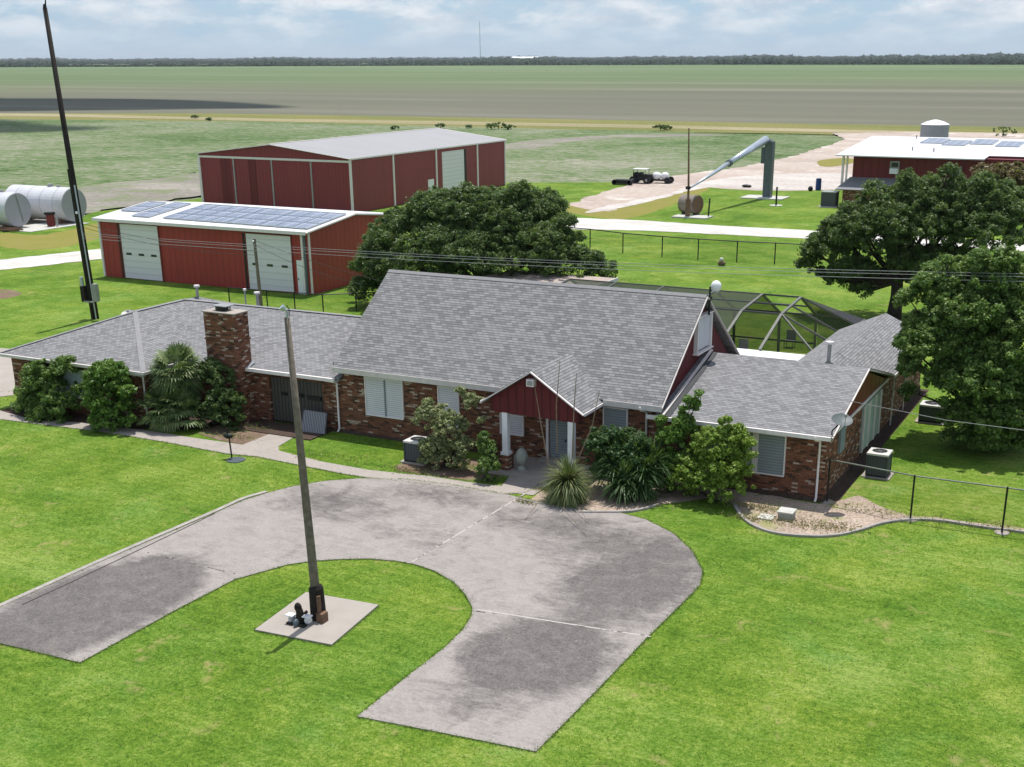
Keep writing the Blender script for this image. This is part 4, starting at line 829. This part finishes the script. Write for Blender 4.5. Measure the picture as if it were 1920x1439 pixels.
# ---------------------------------------------------------------- air conditioners
def ac(label,x,y,w_=.85,d_=.85,h=.95,name='air_conditioner'):
    t=thing(name,label,'air conditioner',(x,y,0),'air conditioners around the house'); B('cabinet','acgrille',t,(x-w_/2,x+w_/2,y-d_/2,y+d_/2,.12,h))
    for sx in(-1,1):
        for sy in(-1,1): B('corner_post','acbody',t,(x+sx*w_/2-.03,x+sx*w_/2+.03,y+sy*d_/2-.03,y+sy*d_/2+.03,.1,h))
    mb=MB(); o=.04; hh=h+.001; X=[x-w_/2-o,x+w_/2+o]; Y=[y-d_/2-o,y+d_/2+o]; r=w_*.38; n=24
    pts=[(x+r*math.cos(2*math.pi*i/n),y+r*math.sin(2*math.pi*i/n),h+.09) for i in range(n)]; out=[]
    for i in range(n):
        a=2*math.pi*i/n; ca,sa=math.cos(a),math.sin(a); m_=max(abs(ca),abs(sa)); out.append((x+ca/m_*(w_/2+o),y+sa/m_*(d_/2+o),h+.06))
    low=[(a,b,h-.02) for a,b,c in out]; P=pts+out+low; F=[]
    for i in range(n): j=(i+1)%n; F+=[(i,j,n+j,n+i),(n+i,n+j,2*n+j,2*n+i)]
    mb.add(P,F); mb.build('lid','actop',t); MB().tube([(x,y,h-.05),(x,y,h+.03)],[r*1.02,r*1.0],24).build('fan_well','black',t); g=MB()
    for i in range(10): a=2*math.pi*i/10; g.bar((x,y,h+.08),(x+r*math.cos(a),y+r*math.sin(a),h+.08),.012,.012)
    g.build('fan_guard','galv',t); B('base_pan','black',t,(x-w_/2-.02,x+w_/2+.02,y-d_/2-.02,y+d_/2+.02,.06,.12)); B('pad','slab',t,(x-w_/2-.18,x+w_/2+.18,y-d_/2-.15,y+d_/2+.15,0,.06)); return t
ac('air conditioner with pale rim on the front lawn left of the grey-green shrub',-28.92,45.45,.9,.9,.95)
ac('air conditioner beside the east wall, nearer of the two at the side',-9.95,52.25,.85,.85,1.02)
ac('darker air conditioner farther back under the near tree',-9.45,61.95,1.05,.9,.85)
# ---------------------------------------------------------------- small things
lp=thing('post_lamp','small black post lamp on a blue-grey round lid beside the front walk','post lamp',(-36.75,42.1,0))
MB().tube([(-36.75,42.1,0),(-36.8,42.1,.95)],.035,8).build('post','black',lp); MB().ball((-36.85,42.1,1.05),.17,12,8,(1.5,.9,.8)).build('lamp_head','black',lp,smooth=True); MB().tube([(-36.85,42.1,1.15),(-36.85,42.1,1.4)],[.05,.02],8).build('finial','black',lp); MB().tube([(-36.4,41.95,0),(-36.4,41.95,.035)],.42,20).build('ground_lid','steel',lp)
st=thing('garden_statue','pale egg-shaped garden ornament on a foot in the porch shade','statue',(-23.95,45.9,.16)); MB().ball((-23.95,45.9,.74),.27,16,12,(1,1,1.45)).build('body','statue',st,smooth=True); MB().tube([(-23.95,45.9,.16),(-23.95,45.9,.26),(-23.95,45.9,.38)],[.22,.2,.08],14).build('foot','statue',st,smooth=False)
pl=thing('leaning_panel','grey slatted panel leaning by the dark entry gates','panel',(-35.75,47.0,.06)); P=[(-36.5,46.85,.06),(-35.1,46.95,.06),(-35.2,47.35,1.02),(-36.55,47.3,1.05)]; mb=MB(); mb.add([Vector(p) for p in P]+[Vector(p)+Vector((0,.05,0)) for p in P],[(0,1,2,3),(7,6,5,4),(0,4,5,1),(1,5,6,2),(2,6,7,3),(3,7,4,0)]); mb.build('slats','greypanel',pl); mb=MB(); mb.bar(P[0],P[3],.05,.05); mb.bar(P[1],P[2],.05,.05); mb.bar(P[3],P[2],.05,.05); mb.build('panel_frame','soffit',pl)
bx=thing('utility_box','square pale lidded box half sunk in the gravel bed by the east corner','utility box',(-11.95,45.3,0)); B('box_body','statue',bx,(-12.25,-11.7,45.0,45.55,0,.3)); mb=MB(); mb.box(-12.29,-11.66,44.96,45.59,.3,.36); mb.build('lid','oldslab',bx)
B('paving_slab','oldslab',None,(-13.0,-12.4,44.72,45.3,.015,.07),label='flat white paving slab lying left of the pale lidded box',cat='paving slab')
so_=thing('lawn_stone','small stone ornament alone in the far back lawn','stone',(-34.8,104.5,0)); MB().ball((-34.8,104.5,.18),.38,10,6,(1,.8,.5)).build('base','rust',so_,smooth=True); MB().ball((-34.8,104.4,.5),.2,10,6).build('top','oldslab',so_,smooth=True)
# fences
def fence(name,label,pts,h,cat='fence',mesh=True,pr=.04,feet=False,rail='black'):
    f=thing(name,label,cat,(pts[0][0],pts[0][1],0)); r=MB()
    for a,b in zip(pts[:-1],pts[1:]): r.tube([(*a,h),(*b,h)],pr*.8,6)
    r.build('top_rail',rail,f); w_=MB()
    for a,b in zip(pts[:-1],pts[1:]): w_.add([(*a,.03),(*b,.03),(*b,h-.02),(*a,h-.02)],[(0,1,2,3)])
    w_.build('chain_mesh','chain',f)
    for p in pts:
        o=MB().tube([(*p,0),(*p,h+.04)],pr,8).build('post','black',f)
        if feet: MB().tube([(p[0],p[1],0),(p[0],p[1],.03)],.28,12).build('footing','slab',o)
    return f
M['railg']=simple('rail_green_grey',(.13,.15,.12),.5,var=.2)
fence('chain_link_fence','black chain link fence running right from the east corner of the house',[(-11.05,47.9),(-7.6,47.25),(-4.2,47.3),(-.6,47.3),(3,47.3)],1.8,pr=.038,feet=True,rail='railg')
fence('chain_link_fence','long thin dark fence across the back lawn below the white gravel road',[(-52.8,109.4),(-49.3,108.9),(-45.4,107.6),(-41.3,107.),(-37.8,106.8),(-34.2,106.8),(-30.9,107.2),(-27.3,107.4),(-23.7,107.6),(-20,107.8)],1.8,pr=.055)
fence('chain_link_fence','short dark fence between the solar barn and the oak',[(-61.5,71.8),(-58.2,72.0),(-55.9,72.2),(-53.5,72.3),(-51.7,73.8),(-50.2,75)],1.25,pr=.045)
# old drill-like pole, drum and leaning arm
pp=thing('iron_pole','tall thin rusty pole on a pale slab beside the brown drum','pole',(-49.4,135.6,0))
MB().tube([(-49.4,135.6,.1),(-49.4,135.6,3.2),(-49.6,135.6,9.6)],[.15,.12,.07],10).build('shaft','rust',pp); MB().tube([(-49.4,135.6,.1),(-49.4,135.6,2.)],.28,10).build('base_sleeve','rust',pp); B('foot_slab','oldslab',pp,(-51.,-46.9,134.7,137.2,0,.15)); MB().tube([(-49.45,135.6,3.1),(-49.45,135.6,3.4)],.3,8).build('collar','black',pp); MB().tube([(-47.3,136.6,.15),(-47.2,136.6,2.1)],.09,8).build('stub_post','black',pp)
dm=thing('iron_drum','big brown-grey drum lying on its side behind the thin rusty pole','drum',(-49.7,138.,0)); dmb=MB(); dmb.tube([(-50.9,138.2,1.25),(-48.9,137.5,1.25)],1.02,24); dmb.build('shell','drum',dm); MB().tube([(-48.9,137.5,1.25),(-48.87,137.49,1.25)],.95,24).build('end_plate','rust',dm)
B('cradle','black',dm,(-50.8,-50.4,137.4,138.8,0,.35),(-49.3,-48.9,137.0,138.2,0,.35))
ar=thing('loading_arm','long tapered grey steel arm sloping down from a square steel column','steel arm',(-47.5,159.7,0))
B('column','steel',ar,(-48.,-47.,159.2,160.3,.1,6.9)); B('column_rib','steel',ar,(-48.5,-48.1,159.4,159.9,4.2,6.2)); B('foot_slab','oldslab',ar,(-50.4,-44.9,157.4,161.2,0,.12))
a=Vector((-48.0,159.3,7.1)); b=Vector((-49.3,136.2,3.25)); mdl=a.lerp(b,.52); MB().tube([a,mdl],[.5,.34],16).build('arm','alu',ar,smooth=True); MB().tube([mdl,b],[.28,.09],14).build('arm_tip','alu',ar,smooth=True); MB().tube([mdl+(a-mdl)*.02,mdl-(a-mdl)*.02],.42,14).build('flange','steel',ar)
mb=MB(); mb.tube([a+Vector((-.1,.3,-.1)),a+Vector((.7,.6,-.5))],.45,10); mb.build('hinge','steel',ar)
for (u,v,lb) in((1455,386,'short black post on a small pale footing right of the steel column'),): x_,y_=G(u,v); t=thing('guard_post',lb,'post',(x_,y_,0)); MB().tube([(x_,y_,0),(x_,y_,2.2)],.11,8).build('post','black',t); MB().tube([(x_,y_,0),(x_,y_,.06)],.8,12).build('footing','oldslab',t)
x_,y_=G(1400,352); MB().ball((x_,y_,.2),.45,10,6,(1.6,.7,.5)).build('ground_cap','black',None,label='small dark lump at the lawn edge left of the steel column',cat='cover')
x_,y_=G(1534,357); br=thing('barrel','upright blue barrel on the pale yard',"barrel",(x_,y_,0)); MB().tube([(x_,y_,0),(x_,y_,.35),(x_,y_,.5),(x_,y_,1.5)],[.36,.4,.38,.36],14).build('shell','blue',br); MB().tube([(x_,y_,1.5),(x_,y_,1.54)],.3,14).build('lid','black',br)
x_,y_=G(1529,359); MB().ball((x_-.7,y_,.3),.35,10,6).build('bucket','black',None,label='small dark bucket left of the blue barrel',cat='bucket')
x_,y_=G(1556,388); cu=thing('air_conditioner','dark box air conditioner beside the brick end of the far right building','air conditioner',(x_,y_,0)); B('cabinet','acbody',cu,(x_-.95,x_+.8,y_-.8,y_+.8,.1,1.7)); B('lid','galv',cu,(x_-1,x_+.85,y_-.85,y_+.85,1.7,1.8)); B('pad','oldslab',cu,(x_-1.2,x_+1.,y_-1,y_+1,0,.1))
# utility vehicle
vx,vy=G(1203,344); vh=thing('utility_cart','open utility cart with a white canopy parked at the field edge','cart',(vx,vy,0)); ux=lambda a,b=0:(vx+a,vy+b)
B('chassis','mower',vh,(vx-1.5,vx+1.5,vy-.7,vy+.7,.45,.85)); B('body_panel','mower',vh,(vx+.2,vx+1.4,vy-.72,vy+.72,.85,1.25)); B('dash','mower',vh,(vx-1.1,vx-.8,vy-.6,vy+.6,.85,1.5)); B('seat','mower',vh,(vx-.5,vx+.1,vy-.55,vy+.55,.85,1.5)); B('canopy','white',vh,(vx-1.1,vx+.9,vy-.8,vy+.8,1.95,2.03)); mb=MB()
for sx in(-1.,.8):
    for sy in(-.75,.75): mb.bar((vx+sx,vy+sy,.8),(vx+sx,vy+sy,1.95),.06,.06)
mb.build('canopy_post','black',vh)
for sx in(-1.05,1.05):
    for sy in(-.75,.75): w_=MB().tube([(vx+sx,vy+sy-.15,.5),(vx+sx,vy+sy+.15,.5)],.5,16).build('wheel','mower',vh); MB().tube([(vx+sx,vy+sy-.17,.5),(vx+sx,vy+sy+.17,.5)],.2,10).build('hub','galv',w_)
mx,my=G(1200,346); mw=thing('mower_deck','low black mower attachment in front of the utility cart','mower',(mx-1.6,my-1.,0)); B('deck','mower',mw,(mx-3.2,mx-.6,my-2.2,my-.8,.15,.7)); MB().tube([(mx-3.1,my-2.2,.35),(mx-3.1,my-1.8,.35)],.35,12).build('wheel','mower',mw); MB().tube([(mx-.7,my-2.2,.35),(mx-.7,my-1.8,.35)],.35,12).build('wheel','mower',mw)
sp_=thing('spray_tank','small trailer with two rounded white tanks behind the utility cart','tank trailer',(vx+3.2,vy+1.6,0)); MB().ball((vx+1.9,vy+1.0,1.0),.62,16,10,(1.15,.9,.9)).build('tank','white',sp_,smooth=True); MB().ball((vx+3.1,vy+1.2,1.0),.6,16,10,(1.,.9,.95)).build('tank','white',sp_,smooth=True); B('trailer_frame','mower',sp_,(vx+1.5,vx+4.,vy+.5,vy+1.9,.35,.5))
for sy in(.8,2.3): MB().tube([(vx+3.7,vy+sy-.4,.45),(vx+3.7,vy+sy-.2,.45)],.45,14).build('wheel','mower',sp_)
# chairs on the patio
for (u,v,lb) in((1390,690,'pale patio chair by the nearer bent, left of the other'),(1480,672,'pale patio chair beyond the white patio cover, right of the other')):
    x_,y_=G(u,v-20); ct=thing('patio_chair',lb,'chair',(x_,y_,0),'pale patio chairs'); B('seat','galv',ct,(x_-.3,x_+.3,y_-.3,y_+.3,.4,.45)); B('backrest','galv',ct,(x_-.3,x_+.3,y_+.27,y_+.31,.45,1.05))
    for sx in(-.27,.27):
        for sy in(-.27,.27): B('leg','galv',ct,(x_+sx-.02,x_+sx+.02,y_+sy-.02,y_+sy+.02,0.02,.4))
# far away
wb=thing('far_warehouse','tiny white building on the horizon among the far trees','building',(-2480,4800,0)); q=PYp(984,112,4800); qx=q[0]; B('wall','white',wb,(qx-55,qx+55,4790,4830,0,13)); MB().slab([(qx-60,4785,13),(qx+60,4785,13),(qx+60,4810,19),(qx-60,4810,19)],.5).build('roof','white',wb)
q=PYp(900,80,3600); ms=thing('radio_mast','faint thin radio mast standing on the horizon','mast',(q[0],3600,0)); mb=MB(); mb.tube([(q[0],3600,0),(q[0],3600,120)],[1.1,.8],4); mb.build('lattice','galv',ms)
# ---------------------------------------------------------------- vegetation
def pxl(u,v,Y,ru,rv,ry):   # crown lobe measured in the photograph at depth Y: centre and radii in metres
    c=PYp(u,v,Y); k=np.linalg.norm(c-np.array([0,0,H]))/FPX; return (c[0],c[1],c[2],ru*k,ry,rv*k)
tree('oak_tree','big dark spreading oak between the red barns and the steep grey roof','tree',(-43.6,78,0),
  [pxl(870,425,79,75,55,4.),pxl(905,400,78.5,95,42,4.),pxl(825,395,78.5,55,36,3.),pxl(960,410,78.,60,42,3.),pxl(880,470,76,120,50,3.5),pxl(1020,470,77,70,45,3.),pxl(780,440,78,75,45,4.),pxl(990,430,79,62,62,3.6),pxl(1010,395,80,45,36,2.5),pxl(720,500,77,42,42,3),pxl(930,485,77,110,45,4.5),pxl(1060,500,78,70,28,3.2),pxl(800,500,76,90,40,3.5),pxl(710,468,77,28,20,1.5),pxl(690,540,76,22,26,2)]
  +[pxl(u,v,77.5,r,r,1.) for u,v,r in((940,385,24),(975,365,20),(1045,440,20),(1085,480,18),(1130,512,24),(675,500,12),(745,420,20),(830,385,24),(880,375,26),(1060,420,16),(705,450,14),(1110,488,16))],
  330000,.09,'oak',.42,.42,zmin=.5,nclump=4200)
tree('oak_tree','big oak with a visible dark trunk at the upper right, behind the rear wing roof','tree',(-16.5,87.2,0),
  [pxl(1690,425,87,110,60,4.2),pxl(1620,450,87,80,55,3.6),pxl(1790,410,88,95,62,4),pxl(1740,370,88,70,36,3),pxl(1850,450,87,60,70,3.6),pxl(1560,470,87,50,34,2.6),pxl(1870,390,88,45,45,3),pxl(1600,510,86,45,26,2),pxl(1760,500,87,90,35,3)]
  +[pxl(u,v,86.5,r,r,.9) for u,v,r in((1520,480,18),(1510,500,14),(1560,430,20),(1590,400,18),(1640,365,20),(1700,338,16),(1780,328,15),(1840,345,18),(1895,400,20),(1568,530,18),(1535,520,14),(1622,545,14),(1600,548,10))],
  230000,.09,'oak',.38,.4,zmin=1.,nclump=2500,fork=.55)
tree('leafy_tree','bright leafy tree hanging low at the right edge, closest to the camera','tree',(-5.6,59.6,0),
  [pxl(1830,600,59,90,75,2.6),pxl(1790,540,60,70,48,2.2),pxl(1880,540,60,70,55,2.2),pxl(1757,655,58,68,58,2.0),pxl(1840,720,58,90,70,2.6),pxl(1822,790,57.5,52,46,1.8),pxl(1870,820,58,60,34,2.),pxl(1910,660,59,70,90,2.6),pxl(1900,780,58,70,48,2.2),pxl(1730,620,59,32,36,1.2)]
  +[pxl(u,v,58.5,r,r,.7) for u,v,r in((1705,690,18),(1720,645,16),(1715,600,12),(1735,530,14),(1770,498,16),(1830,490,18),(1890,485,20),(1700,670,10),(1790,835,16),(1830,845,18),(1895,845,18),(1700,735,12),(1688,640,10),(1700,560,14))],
  190000,.085,'oak2',.29,.22,zmin=.45,nclump=2800,up=.6)
def shrub(name,label,base,lobes,n,size,mat,clump,cat='shrub',stems=5,zmin=.02,**kw):
    t=thing(name,label,cat,base); mb=MB()
    for k in range(stems):
        l=lobes[k%len(lobes)]; mb.tube([(base[0]+random.uniform(-.15,.15),base[1]+random.uniform(-.1,.1),0),((base[0]+l[0])/2,(base[1]+l[1])/2,l[2]*.6),(l[0],l[1],l[2]+l[5]*.4)],[.05,.035,.012],6)
    mb.build('stem','bark',t); foliage('foliage',mat,t,lobes,n,size,clump,zmin=zmin,**kw); return t
shrub('shrub','broad leafy shrub leftmost against the west wing, spilling over the walk',(-50.6,43.9,0),[pxl(85,725,44.0,38,38,1.),pxl(120,700,44.2,28,26,.9),pxl(65,760,43.8,32,28,.9),pxl(110,765,43.4,34,34,.8),pxl(85,780,43.4,34,24,.8),pxl(70,700,44.2,22,18,.7)]+[pxl(u,v,43.8,9,9,.4) for u,v in((40,740),(35,762),(140,735),(100,800),(72,792),(75,685),(130,680))],26000,.075,'oak2',.24,nclump=420)
shrub('shrub','rounded bright green shrub standing between the leftmost shrub and the downspout',(-45.6,43.6,0),[pxl(203,720,43.7,42,38,1.1),pxl(205,765,43.5,42,42,1.1),pxl(215,700,43.8,24,20,.8),pxl(190,740,43.5,30,30,.9),pxl(205,790,43.2,40,24,.9)]+[pxl(u,v,43.4,9,9,.4) for u,v in((175,735),(240,790),(200,690),(240,735),(165,720))],26000,.075,'bright',.2,nclump=420)
shrub('shrub','dark leafy shrub growing up the foot of the chimney',(-41.2,46.1,0),[pxl(410,715,46.3,32,30,.7),pxl(420,760,46.0,38,40,.8),pxl(425,785,45.8,36,24,.8),pxl(395,690,46.3,18,16,.5)],14000,.07,'oak',.2,nclump=240)
shrub('shrub','pale grey-green open shrub between the lawn air conditioner and the porch',(-27.2,45.1,0),[pxl(815,785,45.4,38,26,.7),pxl(830,865,44.9,50,18,.7),pxl(845,805,45.2,34,30,.8),pxl(820,840,45.0,38,24,.8),pxl(870,840,45.0,22,22,.5),pxl(885,750,45.6,18,12,.35)]+[pxl(u,v,45.3,8,8,.25) for u,v in((780,790),(800,755),(905,790),(880,760),(862,735),(905,830))],26000,.055,'greyl',.15,nclump=520,stems=9)
shrub('shrub','small leafy bush in front of the left porch column',(-24.9,44.3,0),[pxl(912,845,44.6,18,20,.4),pxl(915,880,44.2,22,26,.5),pxl(908,820,44.7,10,10,.3)],6500,.055,'oak2',.13,nclump=150)
shrub('shrub','tall bright shrub with an upright leafy top at the gap before the east windows',(-17.3,46.3,0),[pxl(1280,815,46.6,24,40,.6),pxl(1295,770,46.7,18,28,.4),pxl(1255,835,46.4,28,36,.6),pxl(1310,748,46.7,6,14,.15),pxl(1285,880,46.2,38,40,.7),pxl(1250,880,46.2,28,40,.7),pxl(1245,790,46.6,12,10,.3)],22000,.065,'bright',.17,nclump=330)
shrub('shrub','wide yellow-green bush covering the left half of the east window',(-15.2,45.9,0),[pxl(1350,845,46.2,56,46,1.),pxl(1330,890,46.0,70,40,1.1),pxl(1345,915,45.7,66,22,1.),pxl(1285,905,45.9,34,26,.8),pxl(1375,820,46.3,28,24,.6),pxl(1365,880,45.9,42,34,.9)]+[pxl(u,v,46,10,10,.3) for u,v in((1360,792),(1405,830),(1412,860),(1310,835),(1290,870))],36000,.06,'lime',.19,nclump=640)
# strap leaved and palm plants
def strap(name,label,cat,base,specs,mat):
    t=thing(name,label,cat,base)
    for nm,args in specs:
        mb=MB()
        for a in args: blades(mb,*a[:-1],**a[-1])
        with_rnd(mb.build(nm,mat,t))
    return t
yu=strap('yucca','round spiky yucca with four tall dry stalks where the driveway meets the porch bed','yucca',(-20.6,43.4,0),[('rosette',[((-20.5,43.3,.75),1000,1.25,.04,dict(el=(-40,88),droop=.85)),((-20.75,43.45,.45),600,1.1,.04,dict(el=(-30,70),droop=.9))])],'yucca')
mb=MB()
for (u0,v0,u1,v1,yy,um,vm) in((1030,880,1001,716,43.5,1015,800),(1045,850,1050,678,43.6,1043,760),(1073,860,1081,700,43.6,1076,770),(1080,870,1124,733,43.6,1110,800)):
    a=PYp(u0,v0,yy); b=PYp(u1,v1,yy+.1); c_=PYp(um,vm,yy+.05); mb.tube([a,c_,b],[.028,.022,.01],6)
mb.build('flower_stalk','twig',yu)
mb=MB()
for (u0,v0,u1,v1) in((1010,955,984,978),(1055,965,1100,1008),(1085,965,1104,984)):
    a=(*G(u0,v0),.3); b=(*G(u1,v1),.06); mb.tube([a,b],[.015,.01],5)
mb.build('fallen_stalk','twig',yu)
def cyc(name,label,cat,base,heads,mat,n,L,el,dr=.55):
    t=thing(name,label,cat,base); mb=MB()
    for h in heads:
        for i in range(n):
            a=random.uniform(0,2*math.pi); e=R(random.uniform(*el)); d=Vector((math.cos(a)*math.cos(e),math.sin(a)*math.cos(e),math.sin(e))); p=Vector(h); Lf=L*random.uniform(.75,1.1); K=9
            for k in range(K):
                q=p+d*(Lf/K); side=d.cross(Vector((0,0,1))).normalized(); w_=.17*Lf*math.sin(math.pi*(k+1.3)/(K+2))
                for sg in(-1,1): 
                    for j in(0,.5): o_=p.lerp(q,j); tip=o_+side*sg*w_+d*w_*.5+Vector((0,0,-w_*.25)); mb.add([o_,o_+d*.02,tip,tip-d*.008],[(0,1,2,3)])
                p=q; d=(d+Vector((0,0,-dr/K*1.5))).normalized()
    with_rnd(mb.build('fronds',mat,t)); MB().tube([(heads[0][0],heads[0][1],0),heads[0]],[.16,.13],8).build('stem','bark',t); return t
cy=thing('cycad','large dark green cycad clump right of the yucca','cycad',(-18.5,45.2,0)); mb=MB()
for h in ((-19.2,45.1,1.1),(-18.4,45.5,1.5),(-17.9,45.1,1.1),(-18.6,44.6,.7),(-19.5,45.5,1.3),(-17.8,45.8,1.3),(-18.9,45.7,1.55),(-18.1,44.9,.6)): blades(mb,h,230,1.25,.085,el=(-45,80),droop=.6)
with_rnd(mb.build('fronds','darkl',cy)); MB().tube([(-18.5,45.3,0),(-18.5,45.3,1.2)],[.18,.14],8).build('stem','bark',cy)
foliage('leaf_core','darkl',cy,[pxl(1165,850,45.6,64,48,1.),pxl(1165,890,45.2,60,30,.9),pxl(1130,835,45.4,35,30,.8),pxl(1190,880,45.3,40,45,.9)],20000,.07,.2,nclump=360,zmin=.02)
def fan_palm(name,label,base,heads,nf,L,mat='palm',cat='palm'):
    t=thing(name,label,cat,base); tb=MB()
    for h in heads[:1]: tb.tube([(base[0],base[1],0),(h[0],h[1],h[2])],[.2,.16],10)
    tb.build('trunk','bark',t); mb=MB()
    for h in heads:
        for i in range(nf):
            a=random.uniform(0,2*math.pi); e=R(random.uniform(-50,85)); d=Vector((math.cos(a)*math.cos(e),math.sin(a)*math.cos(e),math.sin(e))); p0=Vector(h); p1=p0+d*L*.5; side=d.cross(Vector((0,0,1))).normalized() if abs(d.z)<.98 else Vector((1,0,0))
            mb.add([p0,p0+side*.02,p1+side*.02,p1],[(0,1,2,3)]); nn=13
            for k in range(nn):
                b=R(-75+150*k/(nn-1)); dd=(d*math.cos(b)+side*math.sin(b)).normalized(); Lk=L*.62*(1-.25*abs(math.sin(b))); u2=dd.cross(d.cross(side))  .normalized()*.045; q=p1+dd*Lk*.6; r_=p1+dd*Lk+Vector((0,0,-.14*L*random.uniform(.4,1.4)))
                mb.add([p1,q-u2,r_,q+u2],[(0,1,2,3)])
    with_rnd(mb.build('fronds',mat,t)); return t
fan_palm('fan_palm','fan palm in front of the chimney, its crown above the eave',(-42.4,45.5,0),[(-42.6,45.5,2.75),(-42.5,45.4,2.45)],40,1.45)
fan_palm('palmetto','low bushy palmetto clump below the fan palm',(-42.9,44.8,0),[(-43.3,44.7,.8),(-42.7,44.7,.9),(-42.3,44.9,1.1),(-41.9,45.0,.7),(-43.0,45.1,1.3)],34,1.25,cat='palm')
g=PYp(1845,365,147); tree('rusty_bush','rusty brown-green tree at the far right beside the white roof','tree',(-15.2,148,0),[pxl(1890,345,148,40,34,3.5),pxl(1905,400,147,26,40,3),pxl(1850,330,149,22,18,2)],16000,.2,'redbush',.6,.25,nclump=260)
fan_palm('fan_palm','pale fan palm far right behind the oak crown',(float(g[0]),147,0),[(float(g[0]),147,float(g[2])-.3),(float(g[0])+1.5,147,float(g[2])-1.5)],40,3.0)
# bushes along the field track
for i,(u,v,r_) in enumerate(((740,243,1.2),(826,241,1.6),(922,243,2.),(935,242,2.2),(958,243,1.5),(880,240,1.),(1238,245,2.),(1249,244,1.6),(365,222,1.2),(392,226,1.0),(1880,256,3.0))):
    x_,y_=G(u,v); t=thing('field_bush',['lone dark bush on the field strip above the solar barn roof','dark bush just behind the big barn roof peak','low bush beside the pair right of the barn roof','widest bush of the pair right of the barn roof','third bush right of the big barn roof','small low bush between barn roof and the bush pair','left one of two bushes above the thin rusty pole','right one of two bushes above the thin rusty pole','small bush right of the tall pole, left of the two','small bush right of the tall pole, right of the two','dark bush at the far right behind the solar panels'][i],'bush',(x_,y_,0),'bushes along the field track')
    MB().tube([(x_,y_,0),(x_,y_,r_*.5)],[.12,.06],6).build('stem','bark',t); r_*=.7; foliage('foliage','oak',t,[(x_,y_,r_*.45,r_*1.3,r_,r_*.5)],500,.2,.35,nclump=24)
# weeds and seedlings in the gravel
def weeds():
    P=[];
    for (u,v,n,s_) in((1420,955,500,.5),(1400,975,300,.35),(1500,985,500,.7),(1560,990,350,.6),(1620,960,200,.5),(480,805,250,.4),(440,822,250,.5),(760,885,300,.5),(850,875,300,.4),(1040,925,500,.35),(985,945,160,.2),(1230,950,120,.4),(1750,978,260,.8),(1880,993,220,.6),(630,860,200,.8)):
        x_,y_=G(u,v); q=np.stack([x_+rng.normal(size=n)*s_*1.4,y_+rng.normal(size=n)*s_*.5,rng.uniform(.02,.16,n)],1); P.append(q)
    P=np.concatenate(P); N=rng.normal(size=P.shape); N[:,2]*=.4
    leaf_mesh('weeds','weeds',None,P,N,.06,.25,kind='stuff')
weeds()
# far wood on the horizon: reads as one mass
def far_wood():
    P=[];N=[];RR=[]
    for (va,vb,u0,u1,dy,hh,cnt,sz) in((126.,121.3,-250,1345,0,6,30000,3.),(122.3,121.3,1335,2200,0,9.5,20000,3.4),(121.,118.,-250,2200,0,8,26000,4.5),(118.,115.5,-250,2200,0,11,24000,6.),(115.5,113,-250,2200,0,15,20000,9.),(113.2,110.6,-250,2200,0,18,16000,14.)):
        u=rng.uniform(u0,u1,cnt); v=va+(vb-va)*np.clip((u-0)/1335,0,1)+rng.uniform(-.5,.4,cnt); v=np.maximum(v,108.9+.35*(1920-u)/1920*4)
        g=np.array([G(a,b) for a,b in zip(u,v)]); gl=np.linalg.norm(g,axis=1); g*=(np.minimum(gl,13500)/gl)[:,None]; prof=.55+.45*np.sin(u*.021)*np.sin(u*.0067+1)+.25*np.sin(u*.13+v)+.15*np.sin(u*.37)
        prof=np.clip(prof,.25,1.3); z=rng.random(cnt)**.7*hh*prof; P.append(np.stack([g[:,0],g[:,1],z],1)); RR.append(np.clip(rng.normal(.4,.2,cnt)+.2*(z/hh),0,1)); N.append(np.full(cnt,sz))
    P=np.concatenate(P); S=np.concatenate(N); Nn=rng.normal(size=P.shape); Nn[:,2]=np.abs(Nn[:,2])+.6; Nn[:,:2]+=np.array([.35,-.8])*1.0
    leaf_mesh('far_wood','treeline',None,P,Nn,S,.7,np.concatenate(RR),kind='stuff')
far_wood()
# ---------------------------------------------------------------- clouds high above, out of the picture, whose shade falls on the far field
def cloud(label,poly_px,alt):
    g=[G(u,v) for u,v in poly_px]; off=SUNV*(alt/SUNV.z); pts=smoothpoly(g,5); pts=rough_edge(pts,6,4,12.)
    cx_=np.mean([p[0] for p in pts]); cy_=np.mean([p[1] for p in pts]); mb=MB(); n=len(pts); rings=[(1.,0),(1.02,10),(.8,38),(.45,60),(.1,66)]; V=[];F=[]
    for k,z in rings: V+=[(cx_+(p[0]-cx_)*k+off.x,cy_+(p[1]-cy_)*k+off.y,alt+z*(1+.3*math.sin(i*1.7))) for i,p in enumerate(pts)]
    for r_ in range(len(rings)-1):
        for i in range(n): j=(i+1)%n; F.append((r_*n+i,r_*n+j,(r_+1)*n+j,(r_+1)*n+i))
    F.append(tuple(range(n))[::-1]); F.append(tuple((len(rings)-1)*n+i for i in range(n))); mb.add(V,F); return mb.build('cloud','cloudm',None,smooth=True,label=label,cat='cloud')
cloud('flat white cloud overhead, shading the dark patch on the far left field',((-400,183),(0,184),(250,185),(420,190),(540,200),(380,203),(120,206),(0,207),(-400,209)),1300)
cloud('small flat cloud overhead, shading the left crop field edge',((-300,219),(0,224),(90,233),(205,239),(120,245),(0,247),(-300,250)),1300)

# ---------------------------------------------------------------- air
hm=bpy.data.materials.new('pale_air'); hm.use_nodes=True; T=NT(hm.node_tree); pv=T.n('VolumePrincipled',Density=.00004,Anisotropy=.3); pv.inputs['Color'].default_value=(.86,.91,.97,1); T.n('OutputMaterial',Volume=pv); M['air']=hm
MB().box(-22100,16100,-3100,22100,-1.4,140).build('haze','air',None,kind='stuff')
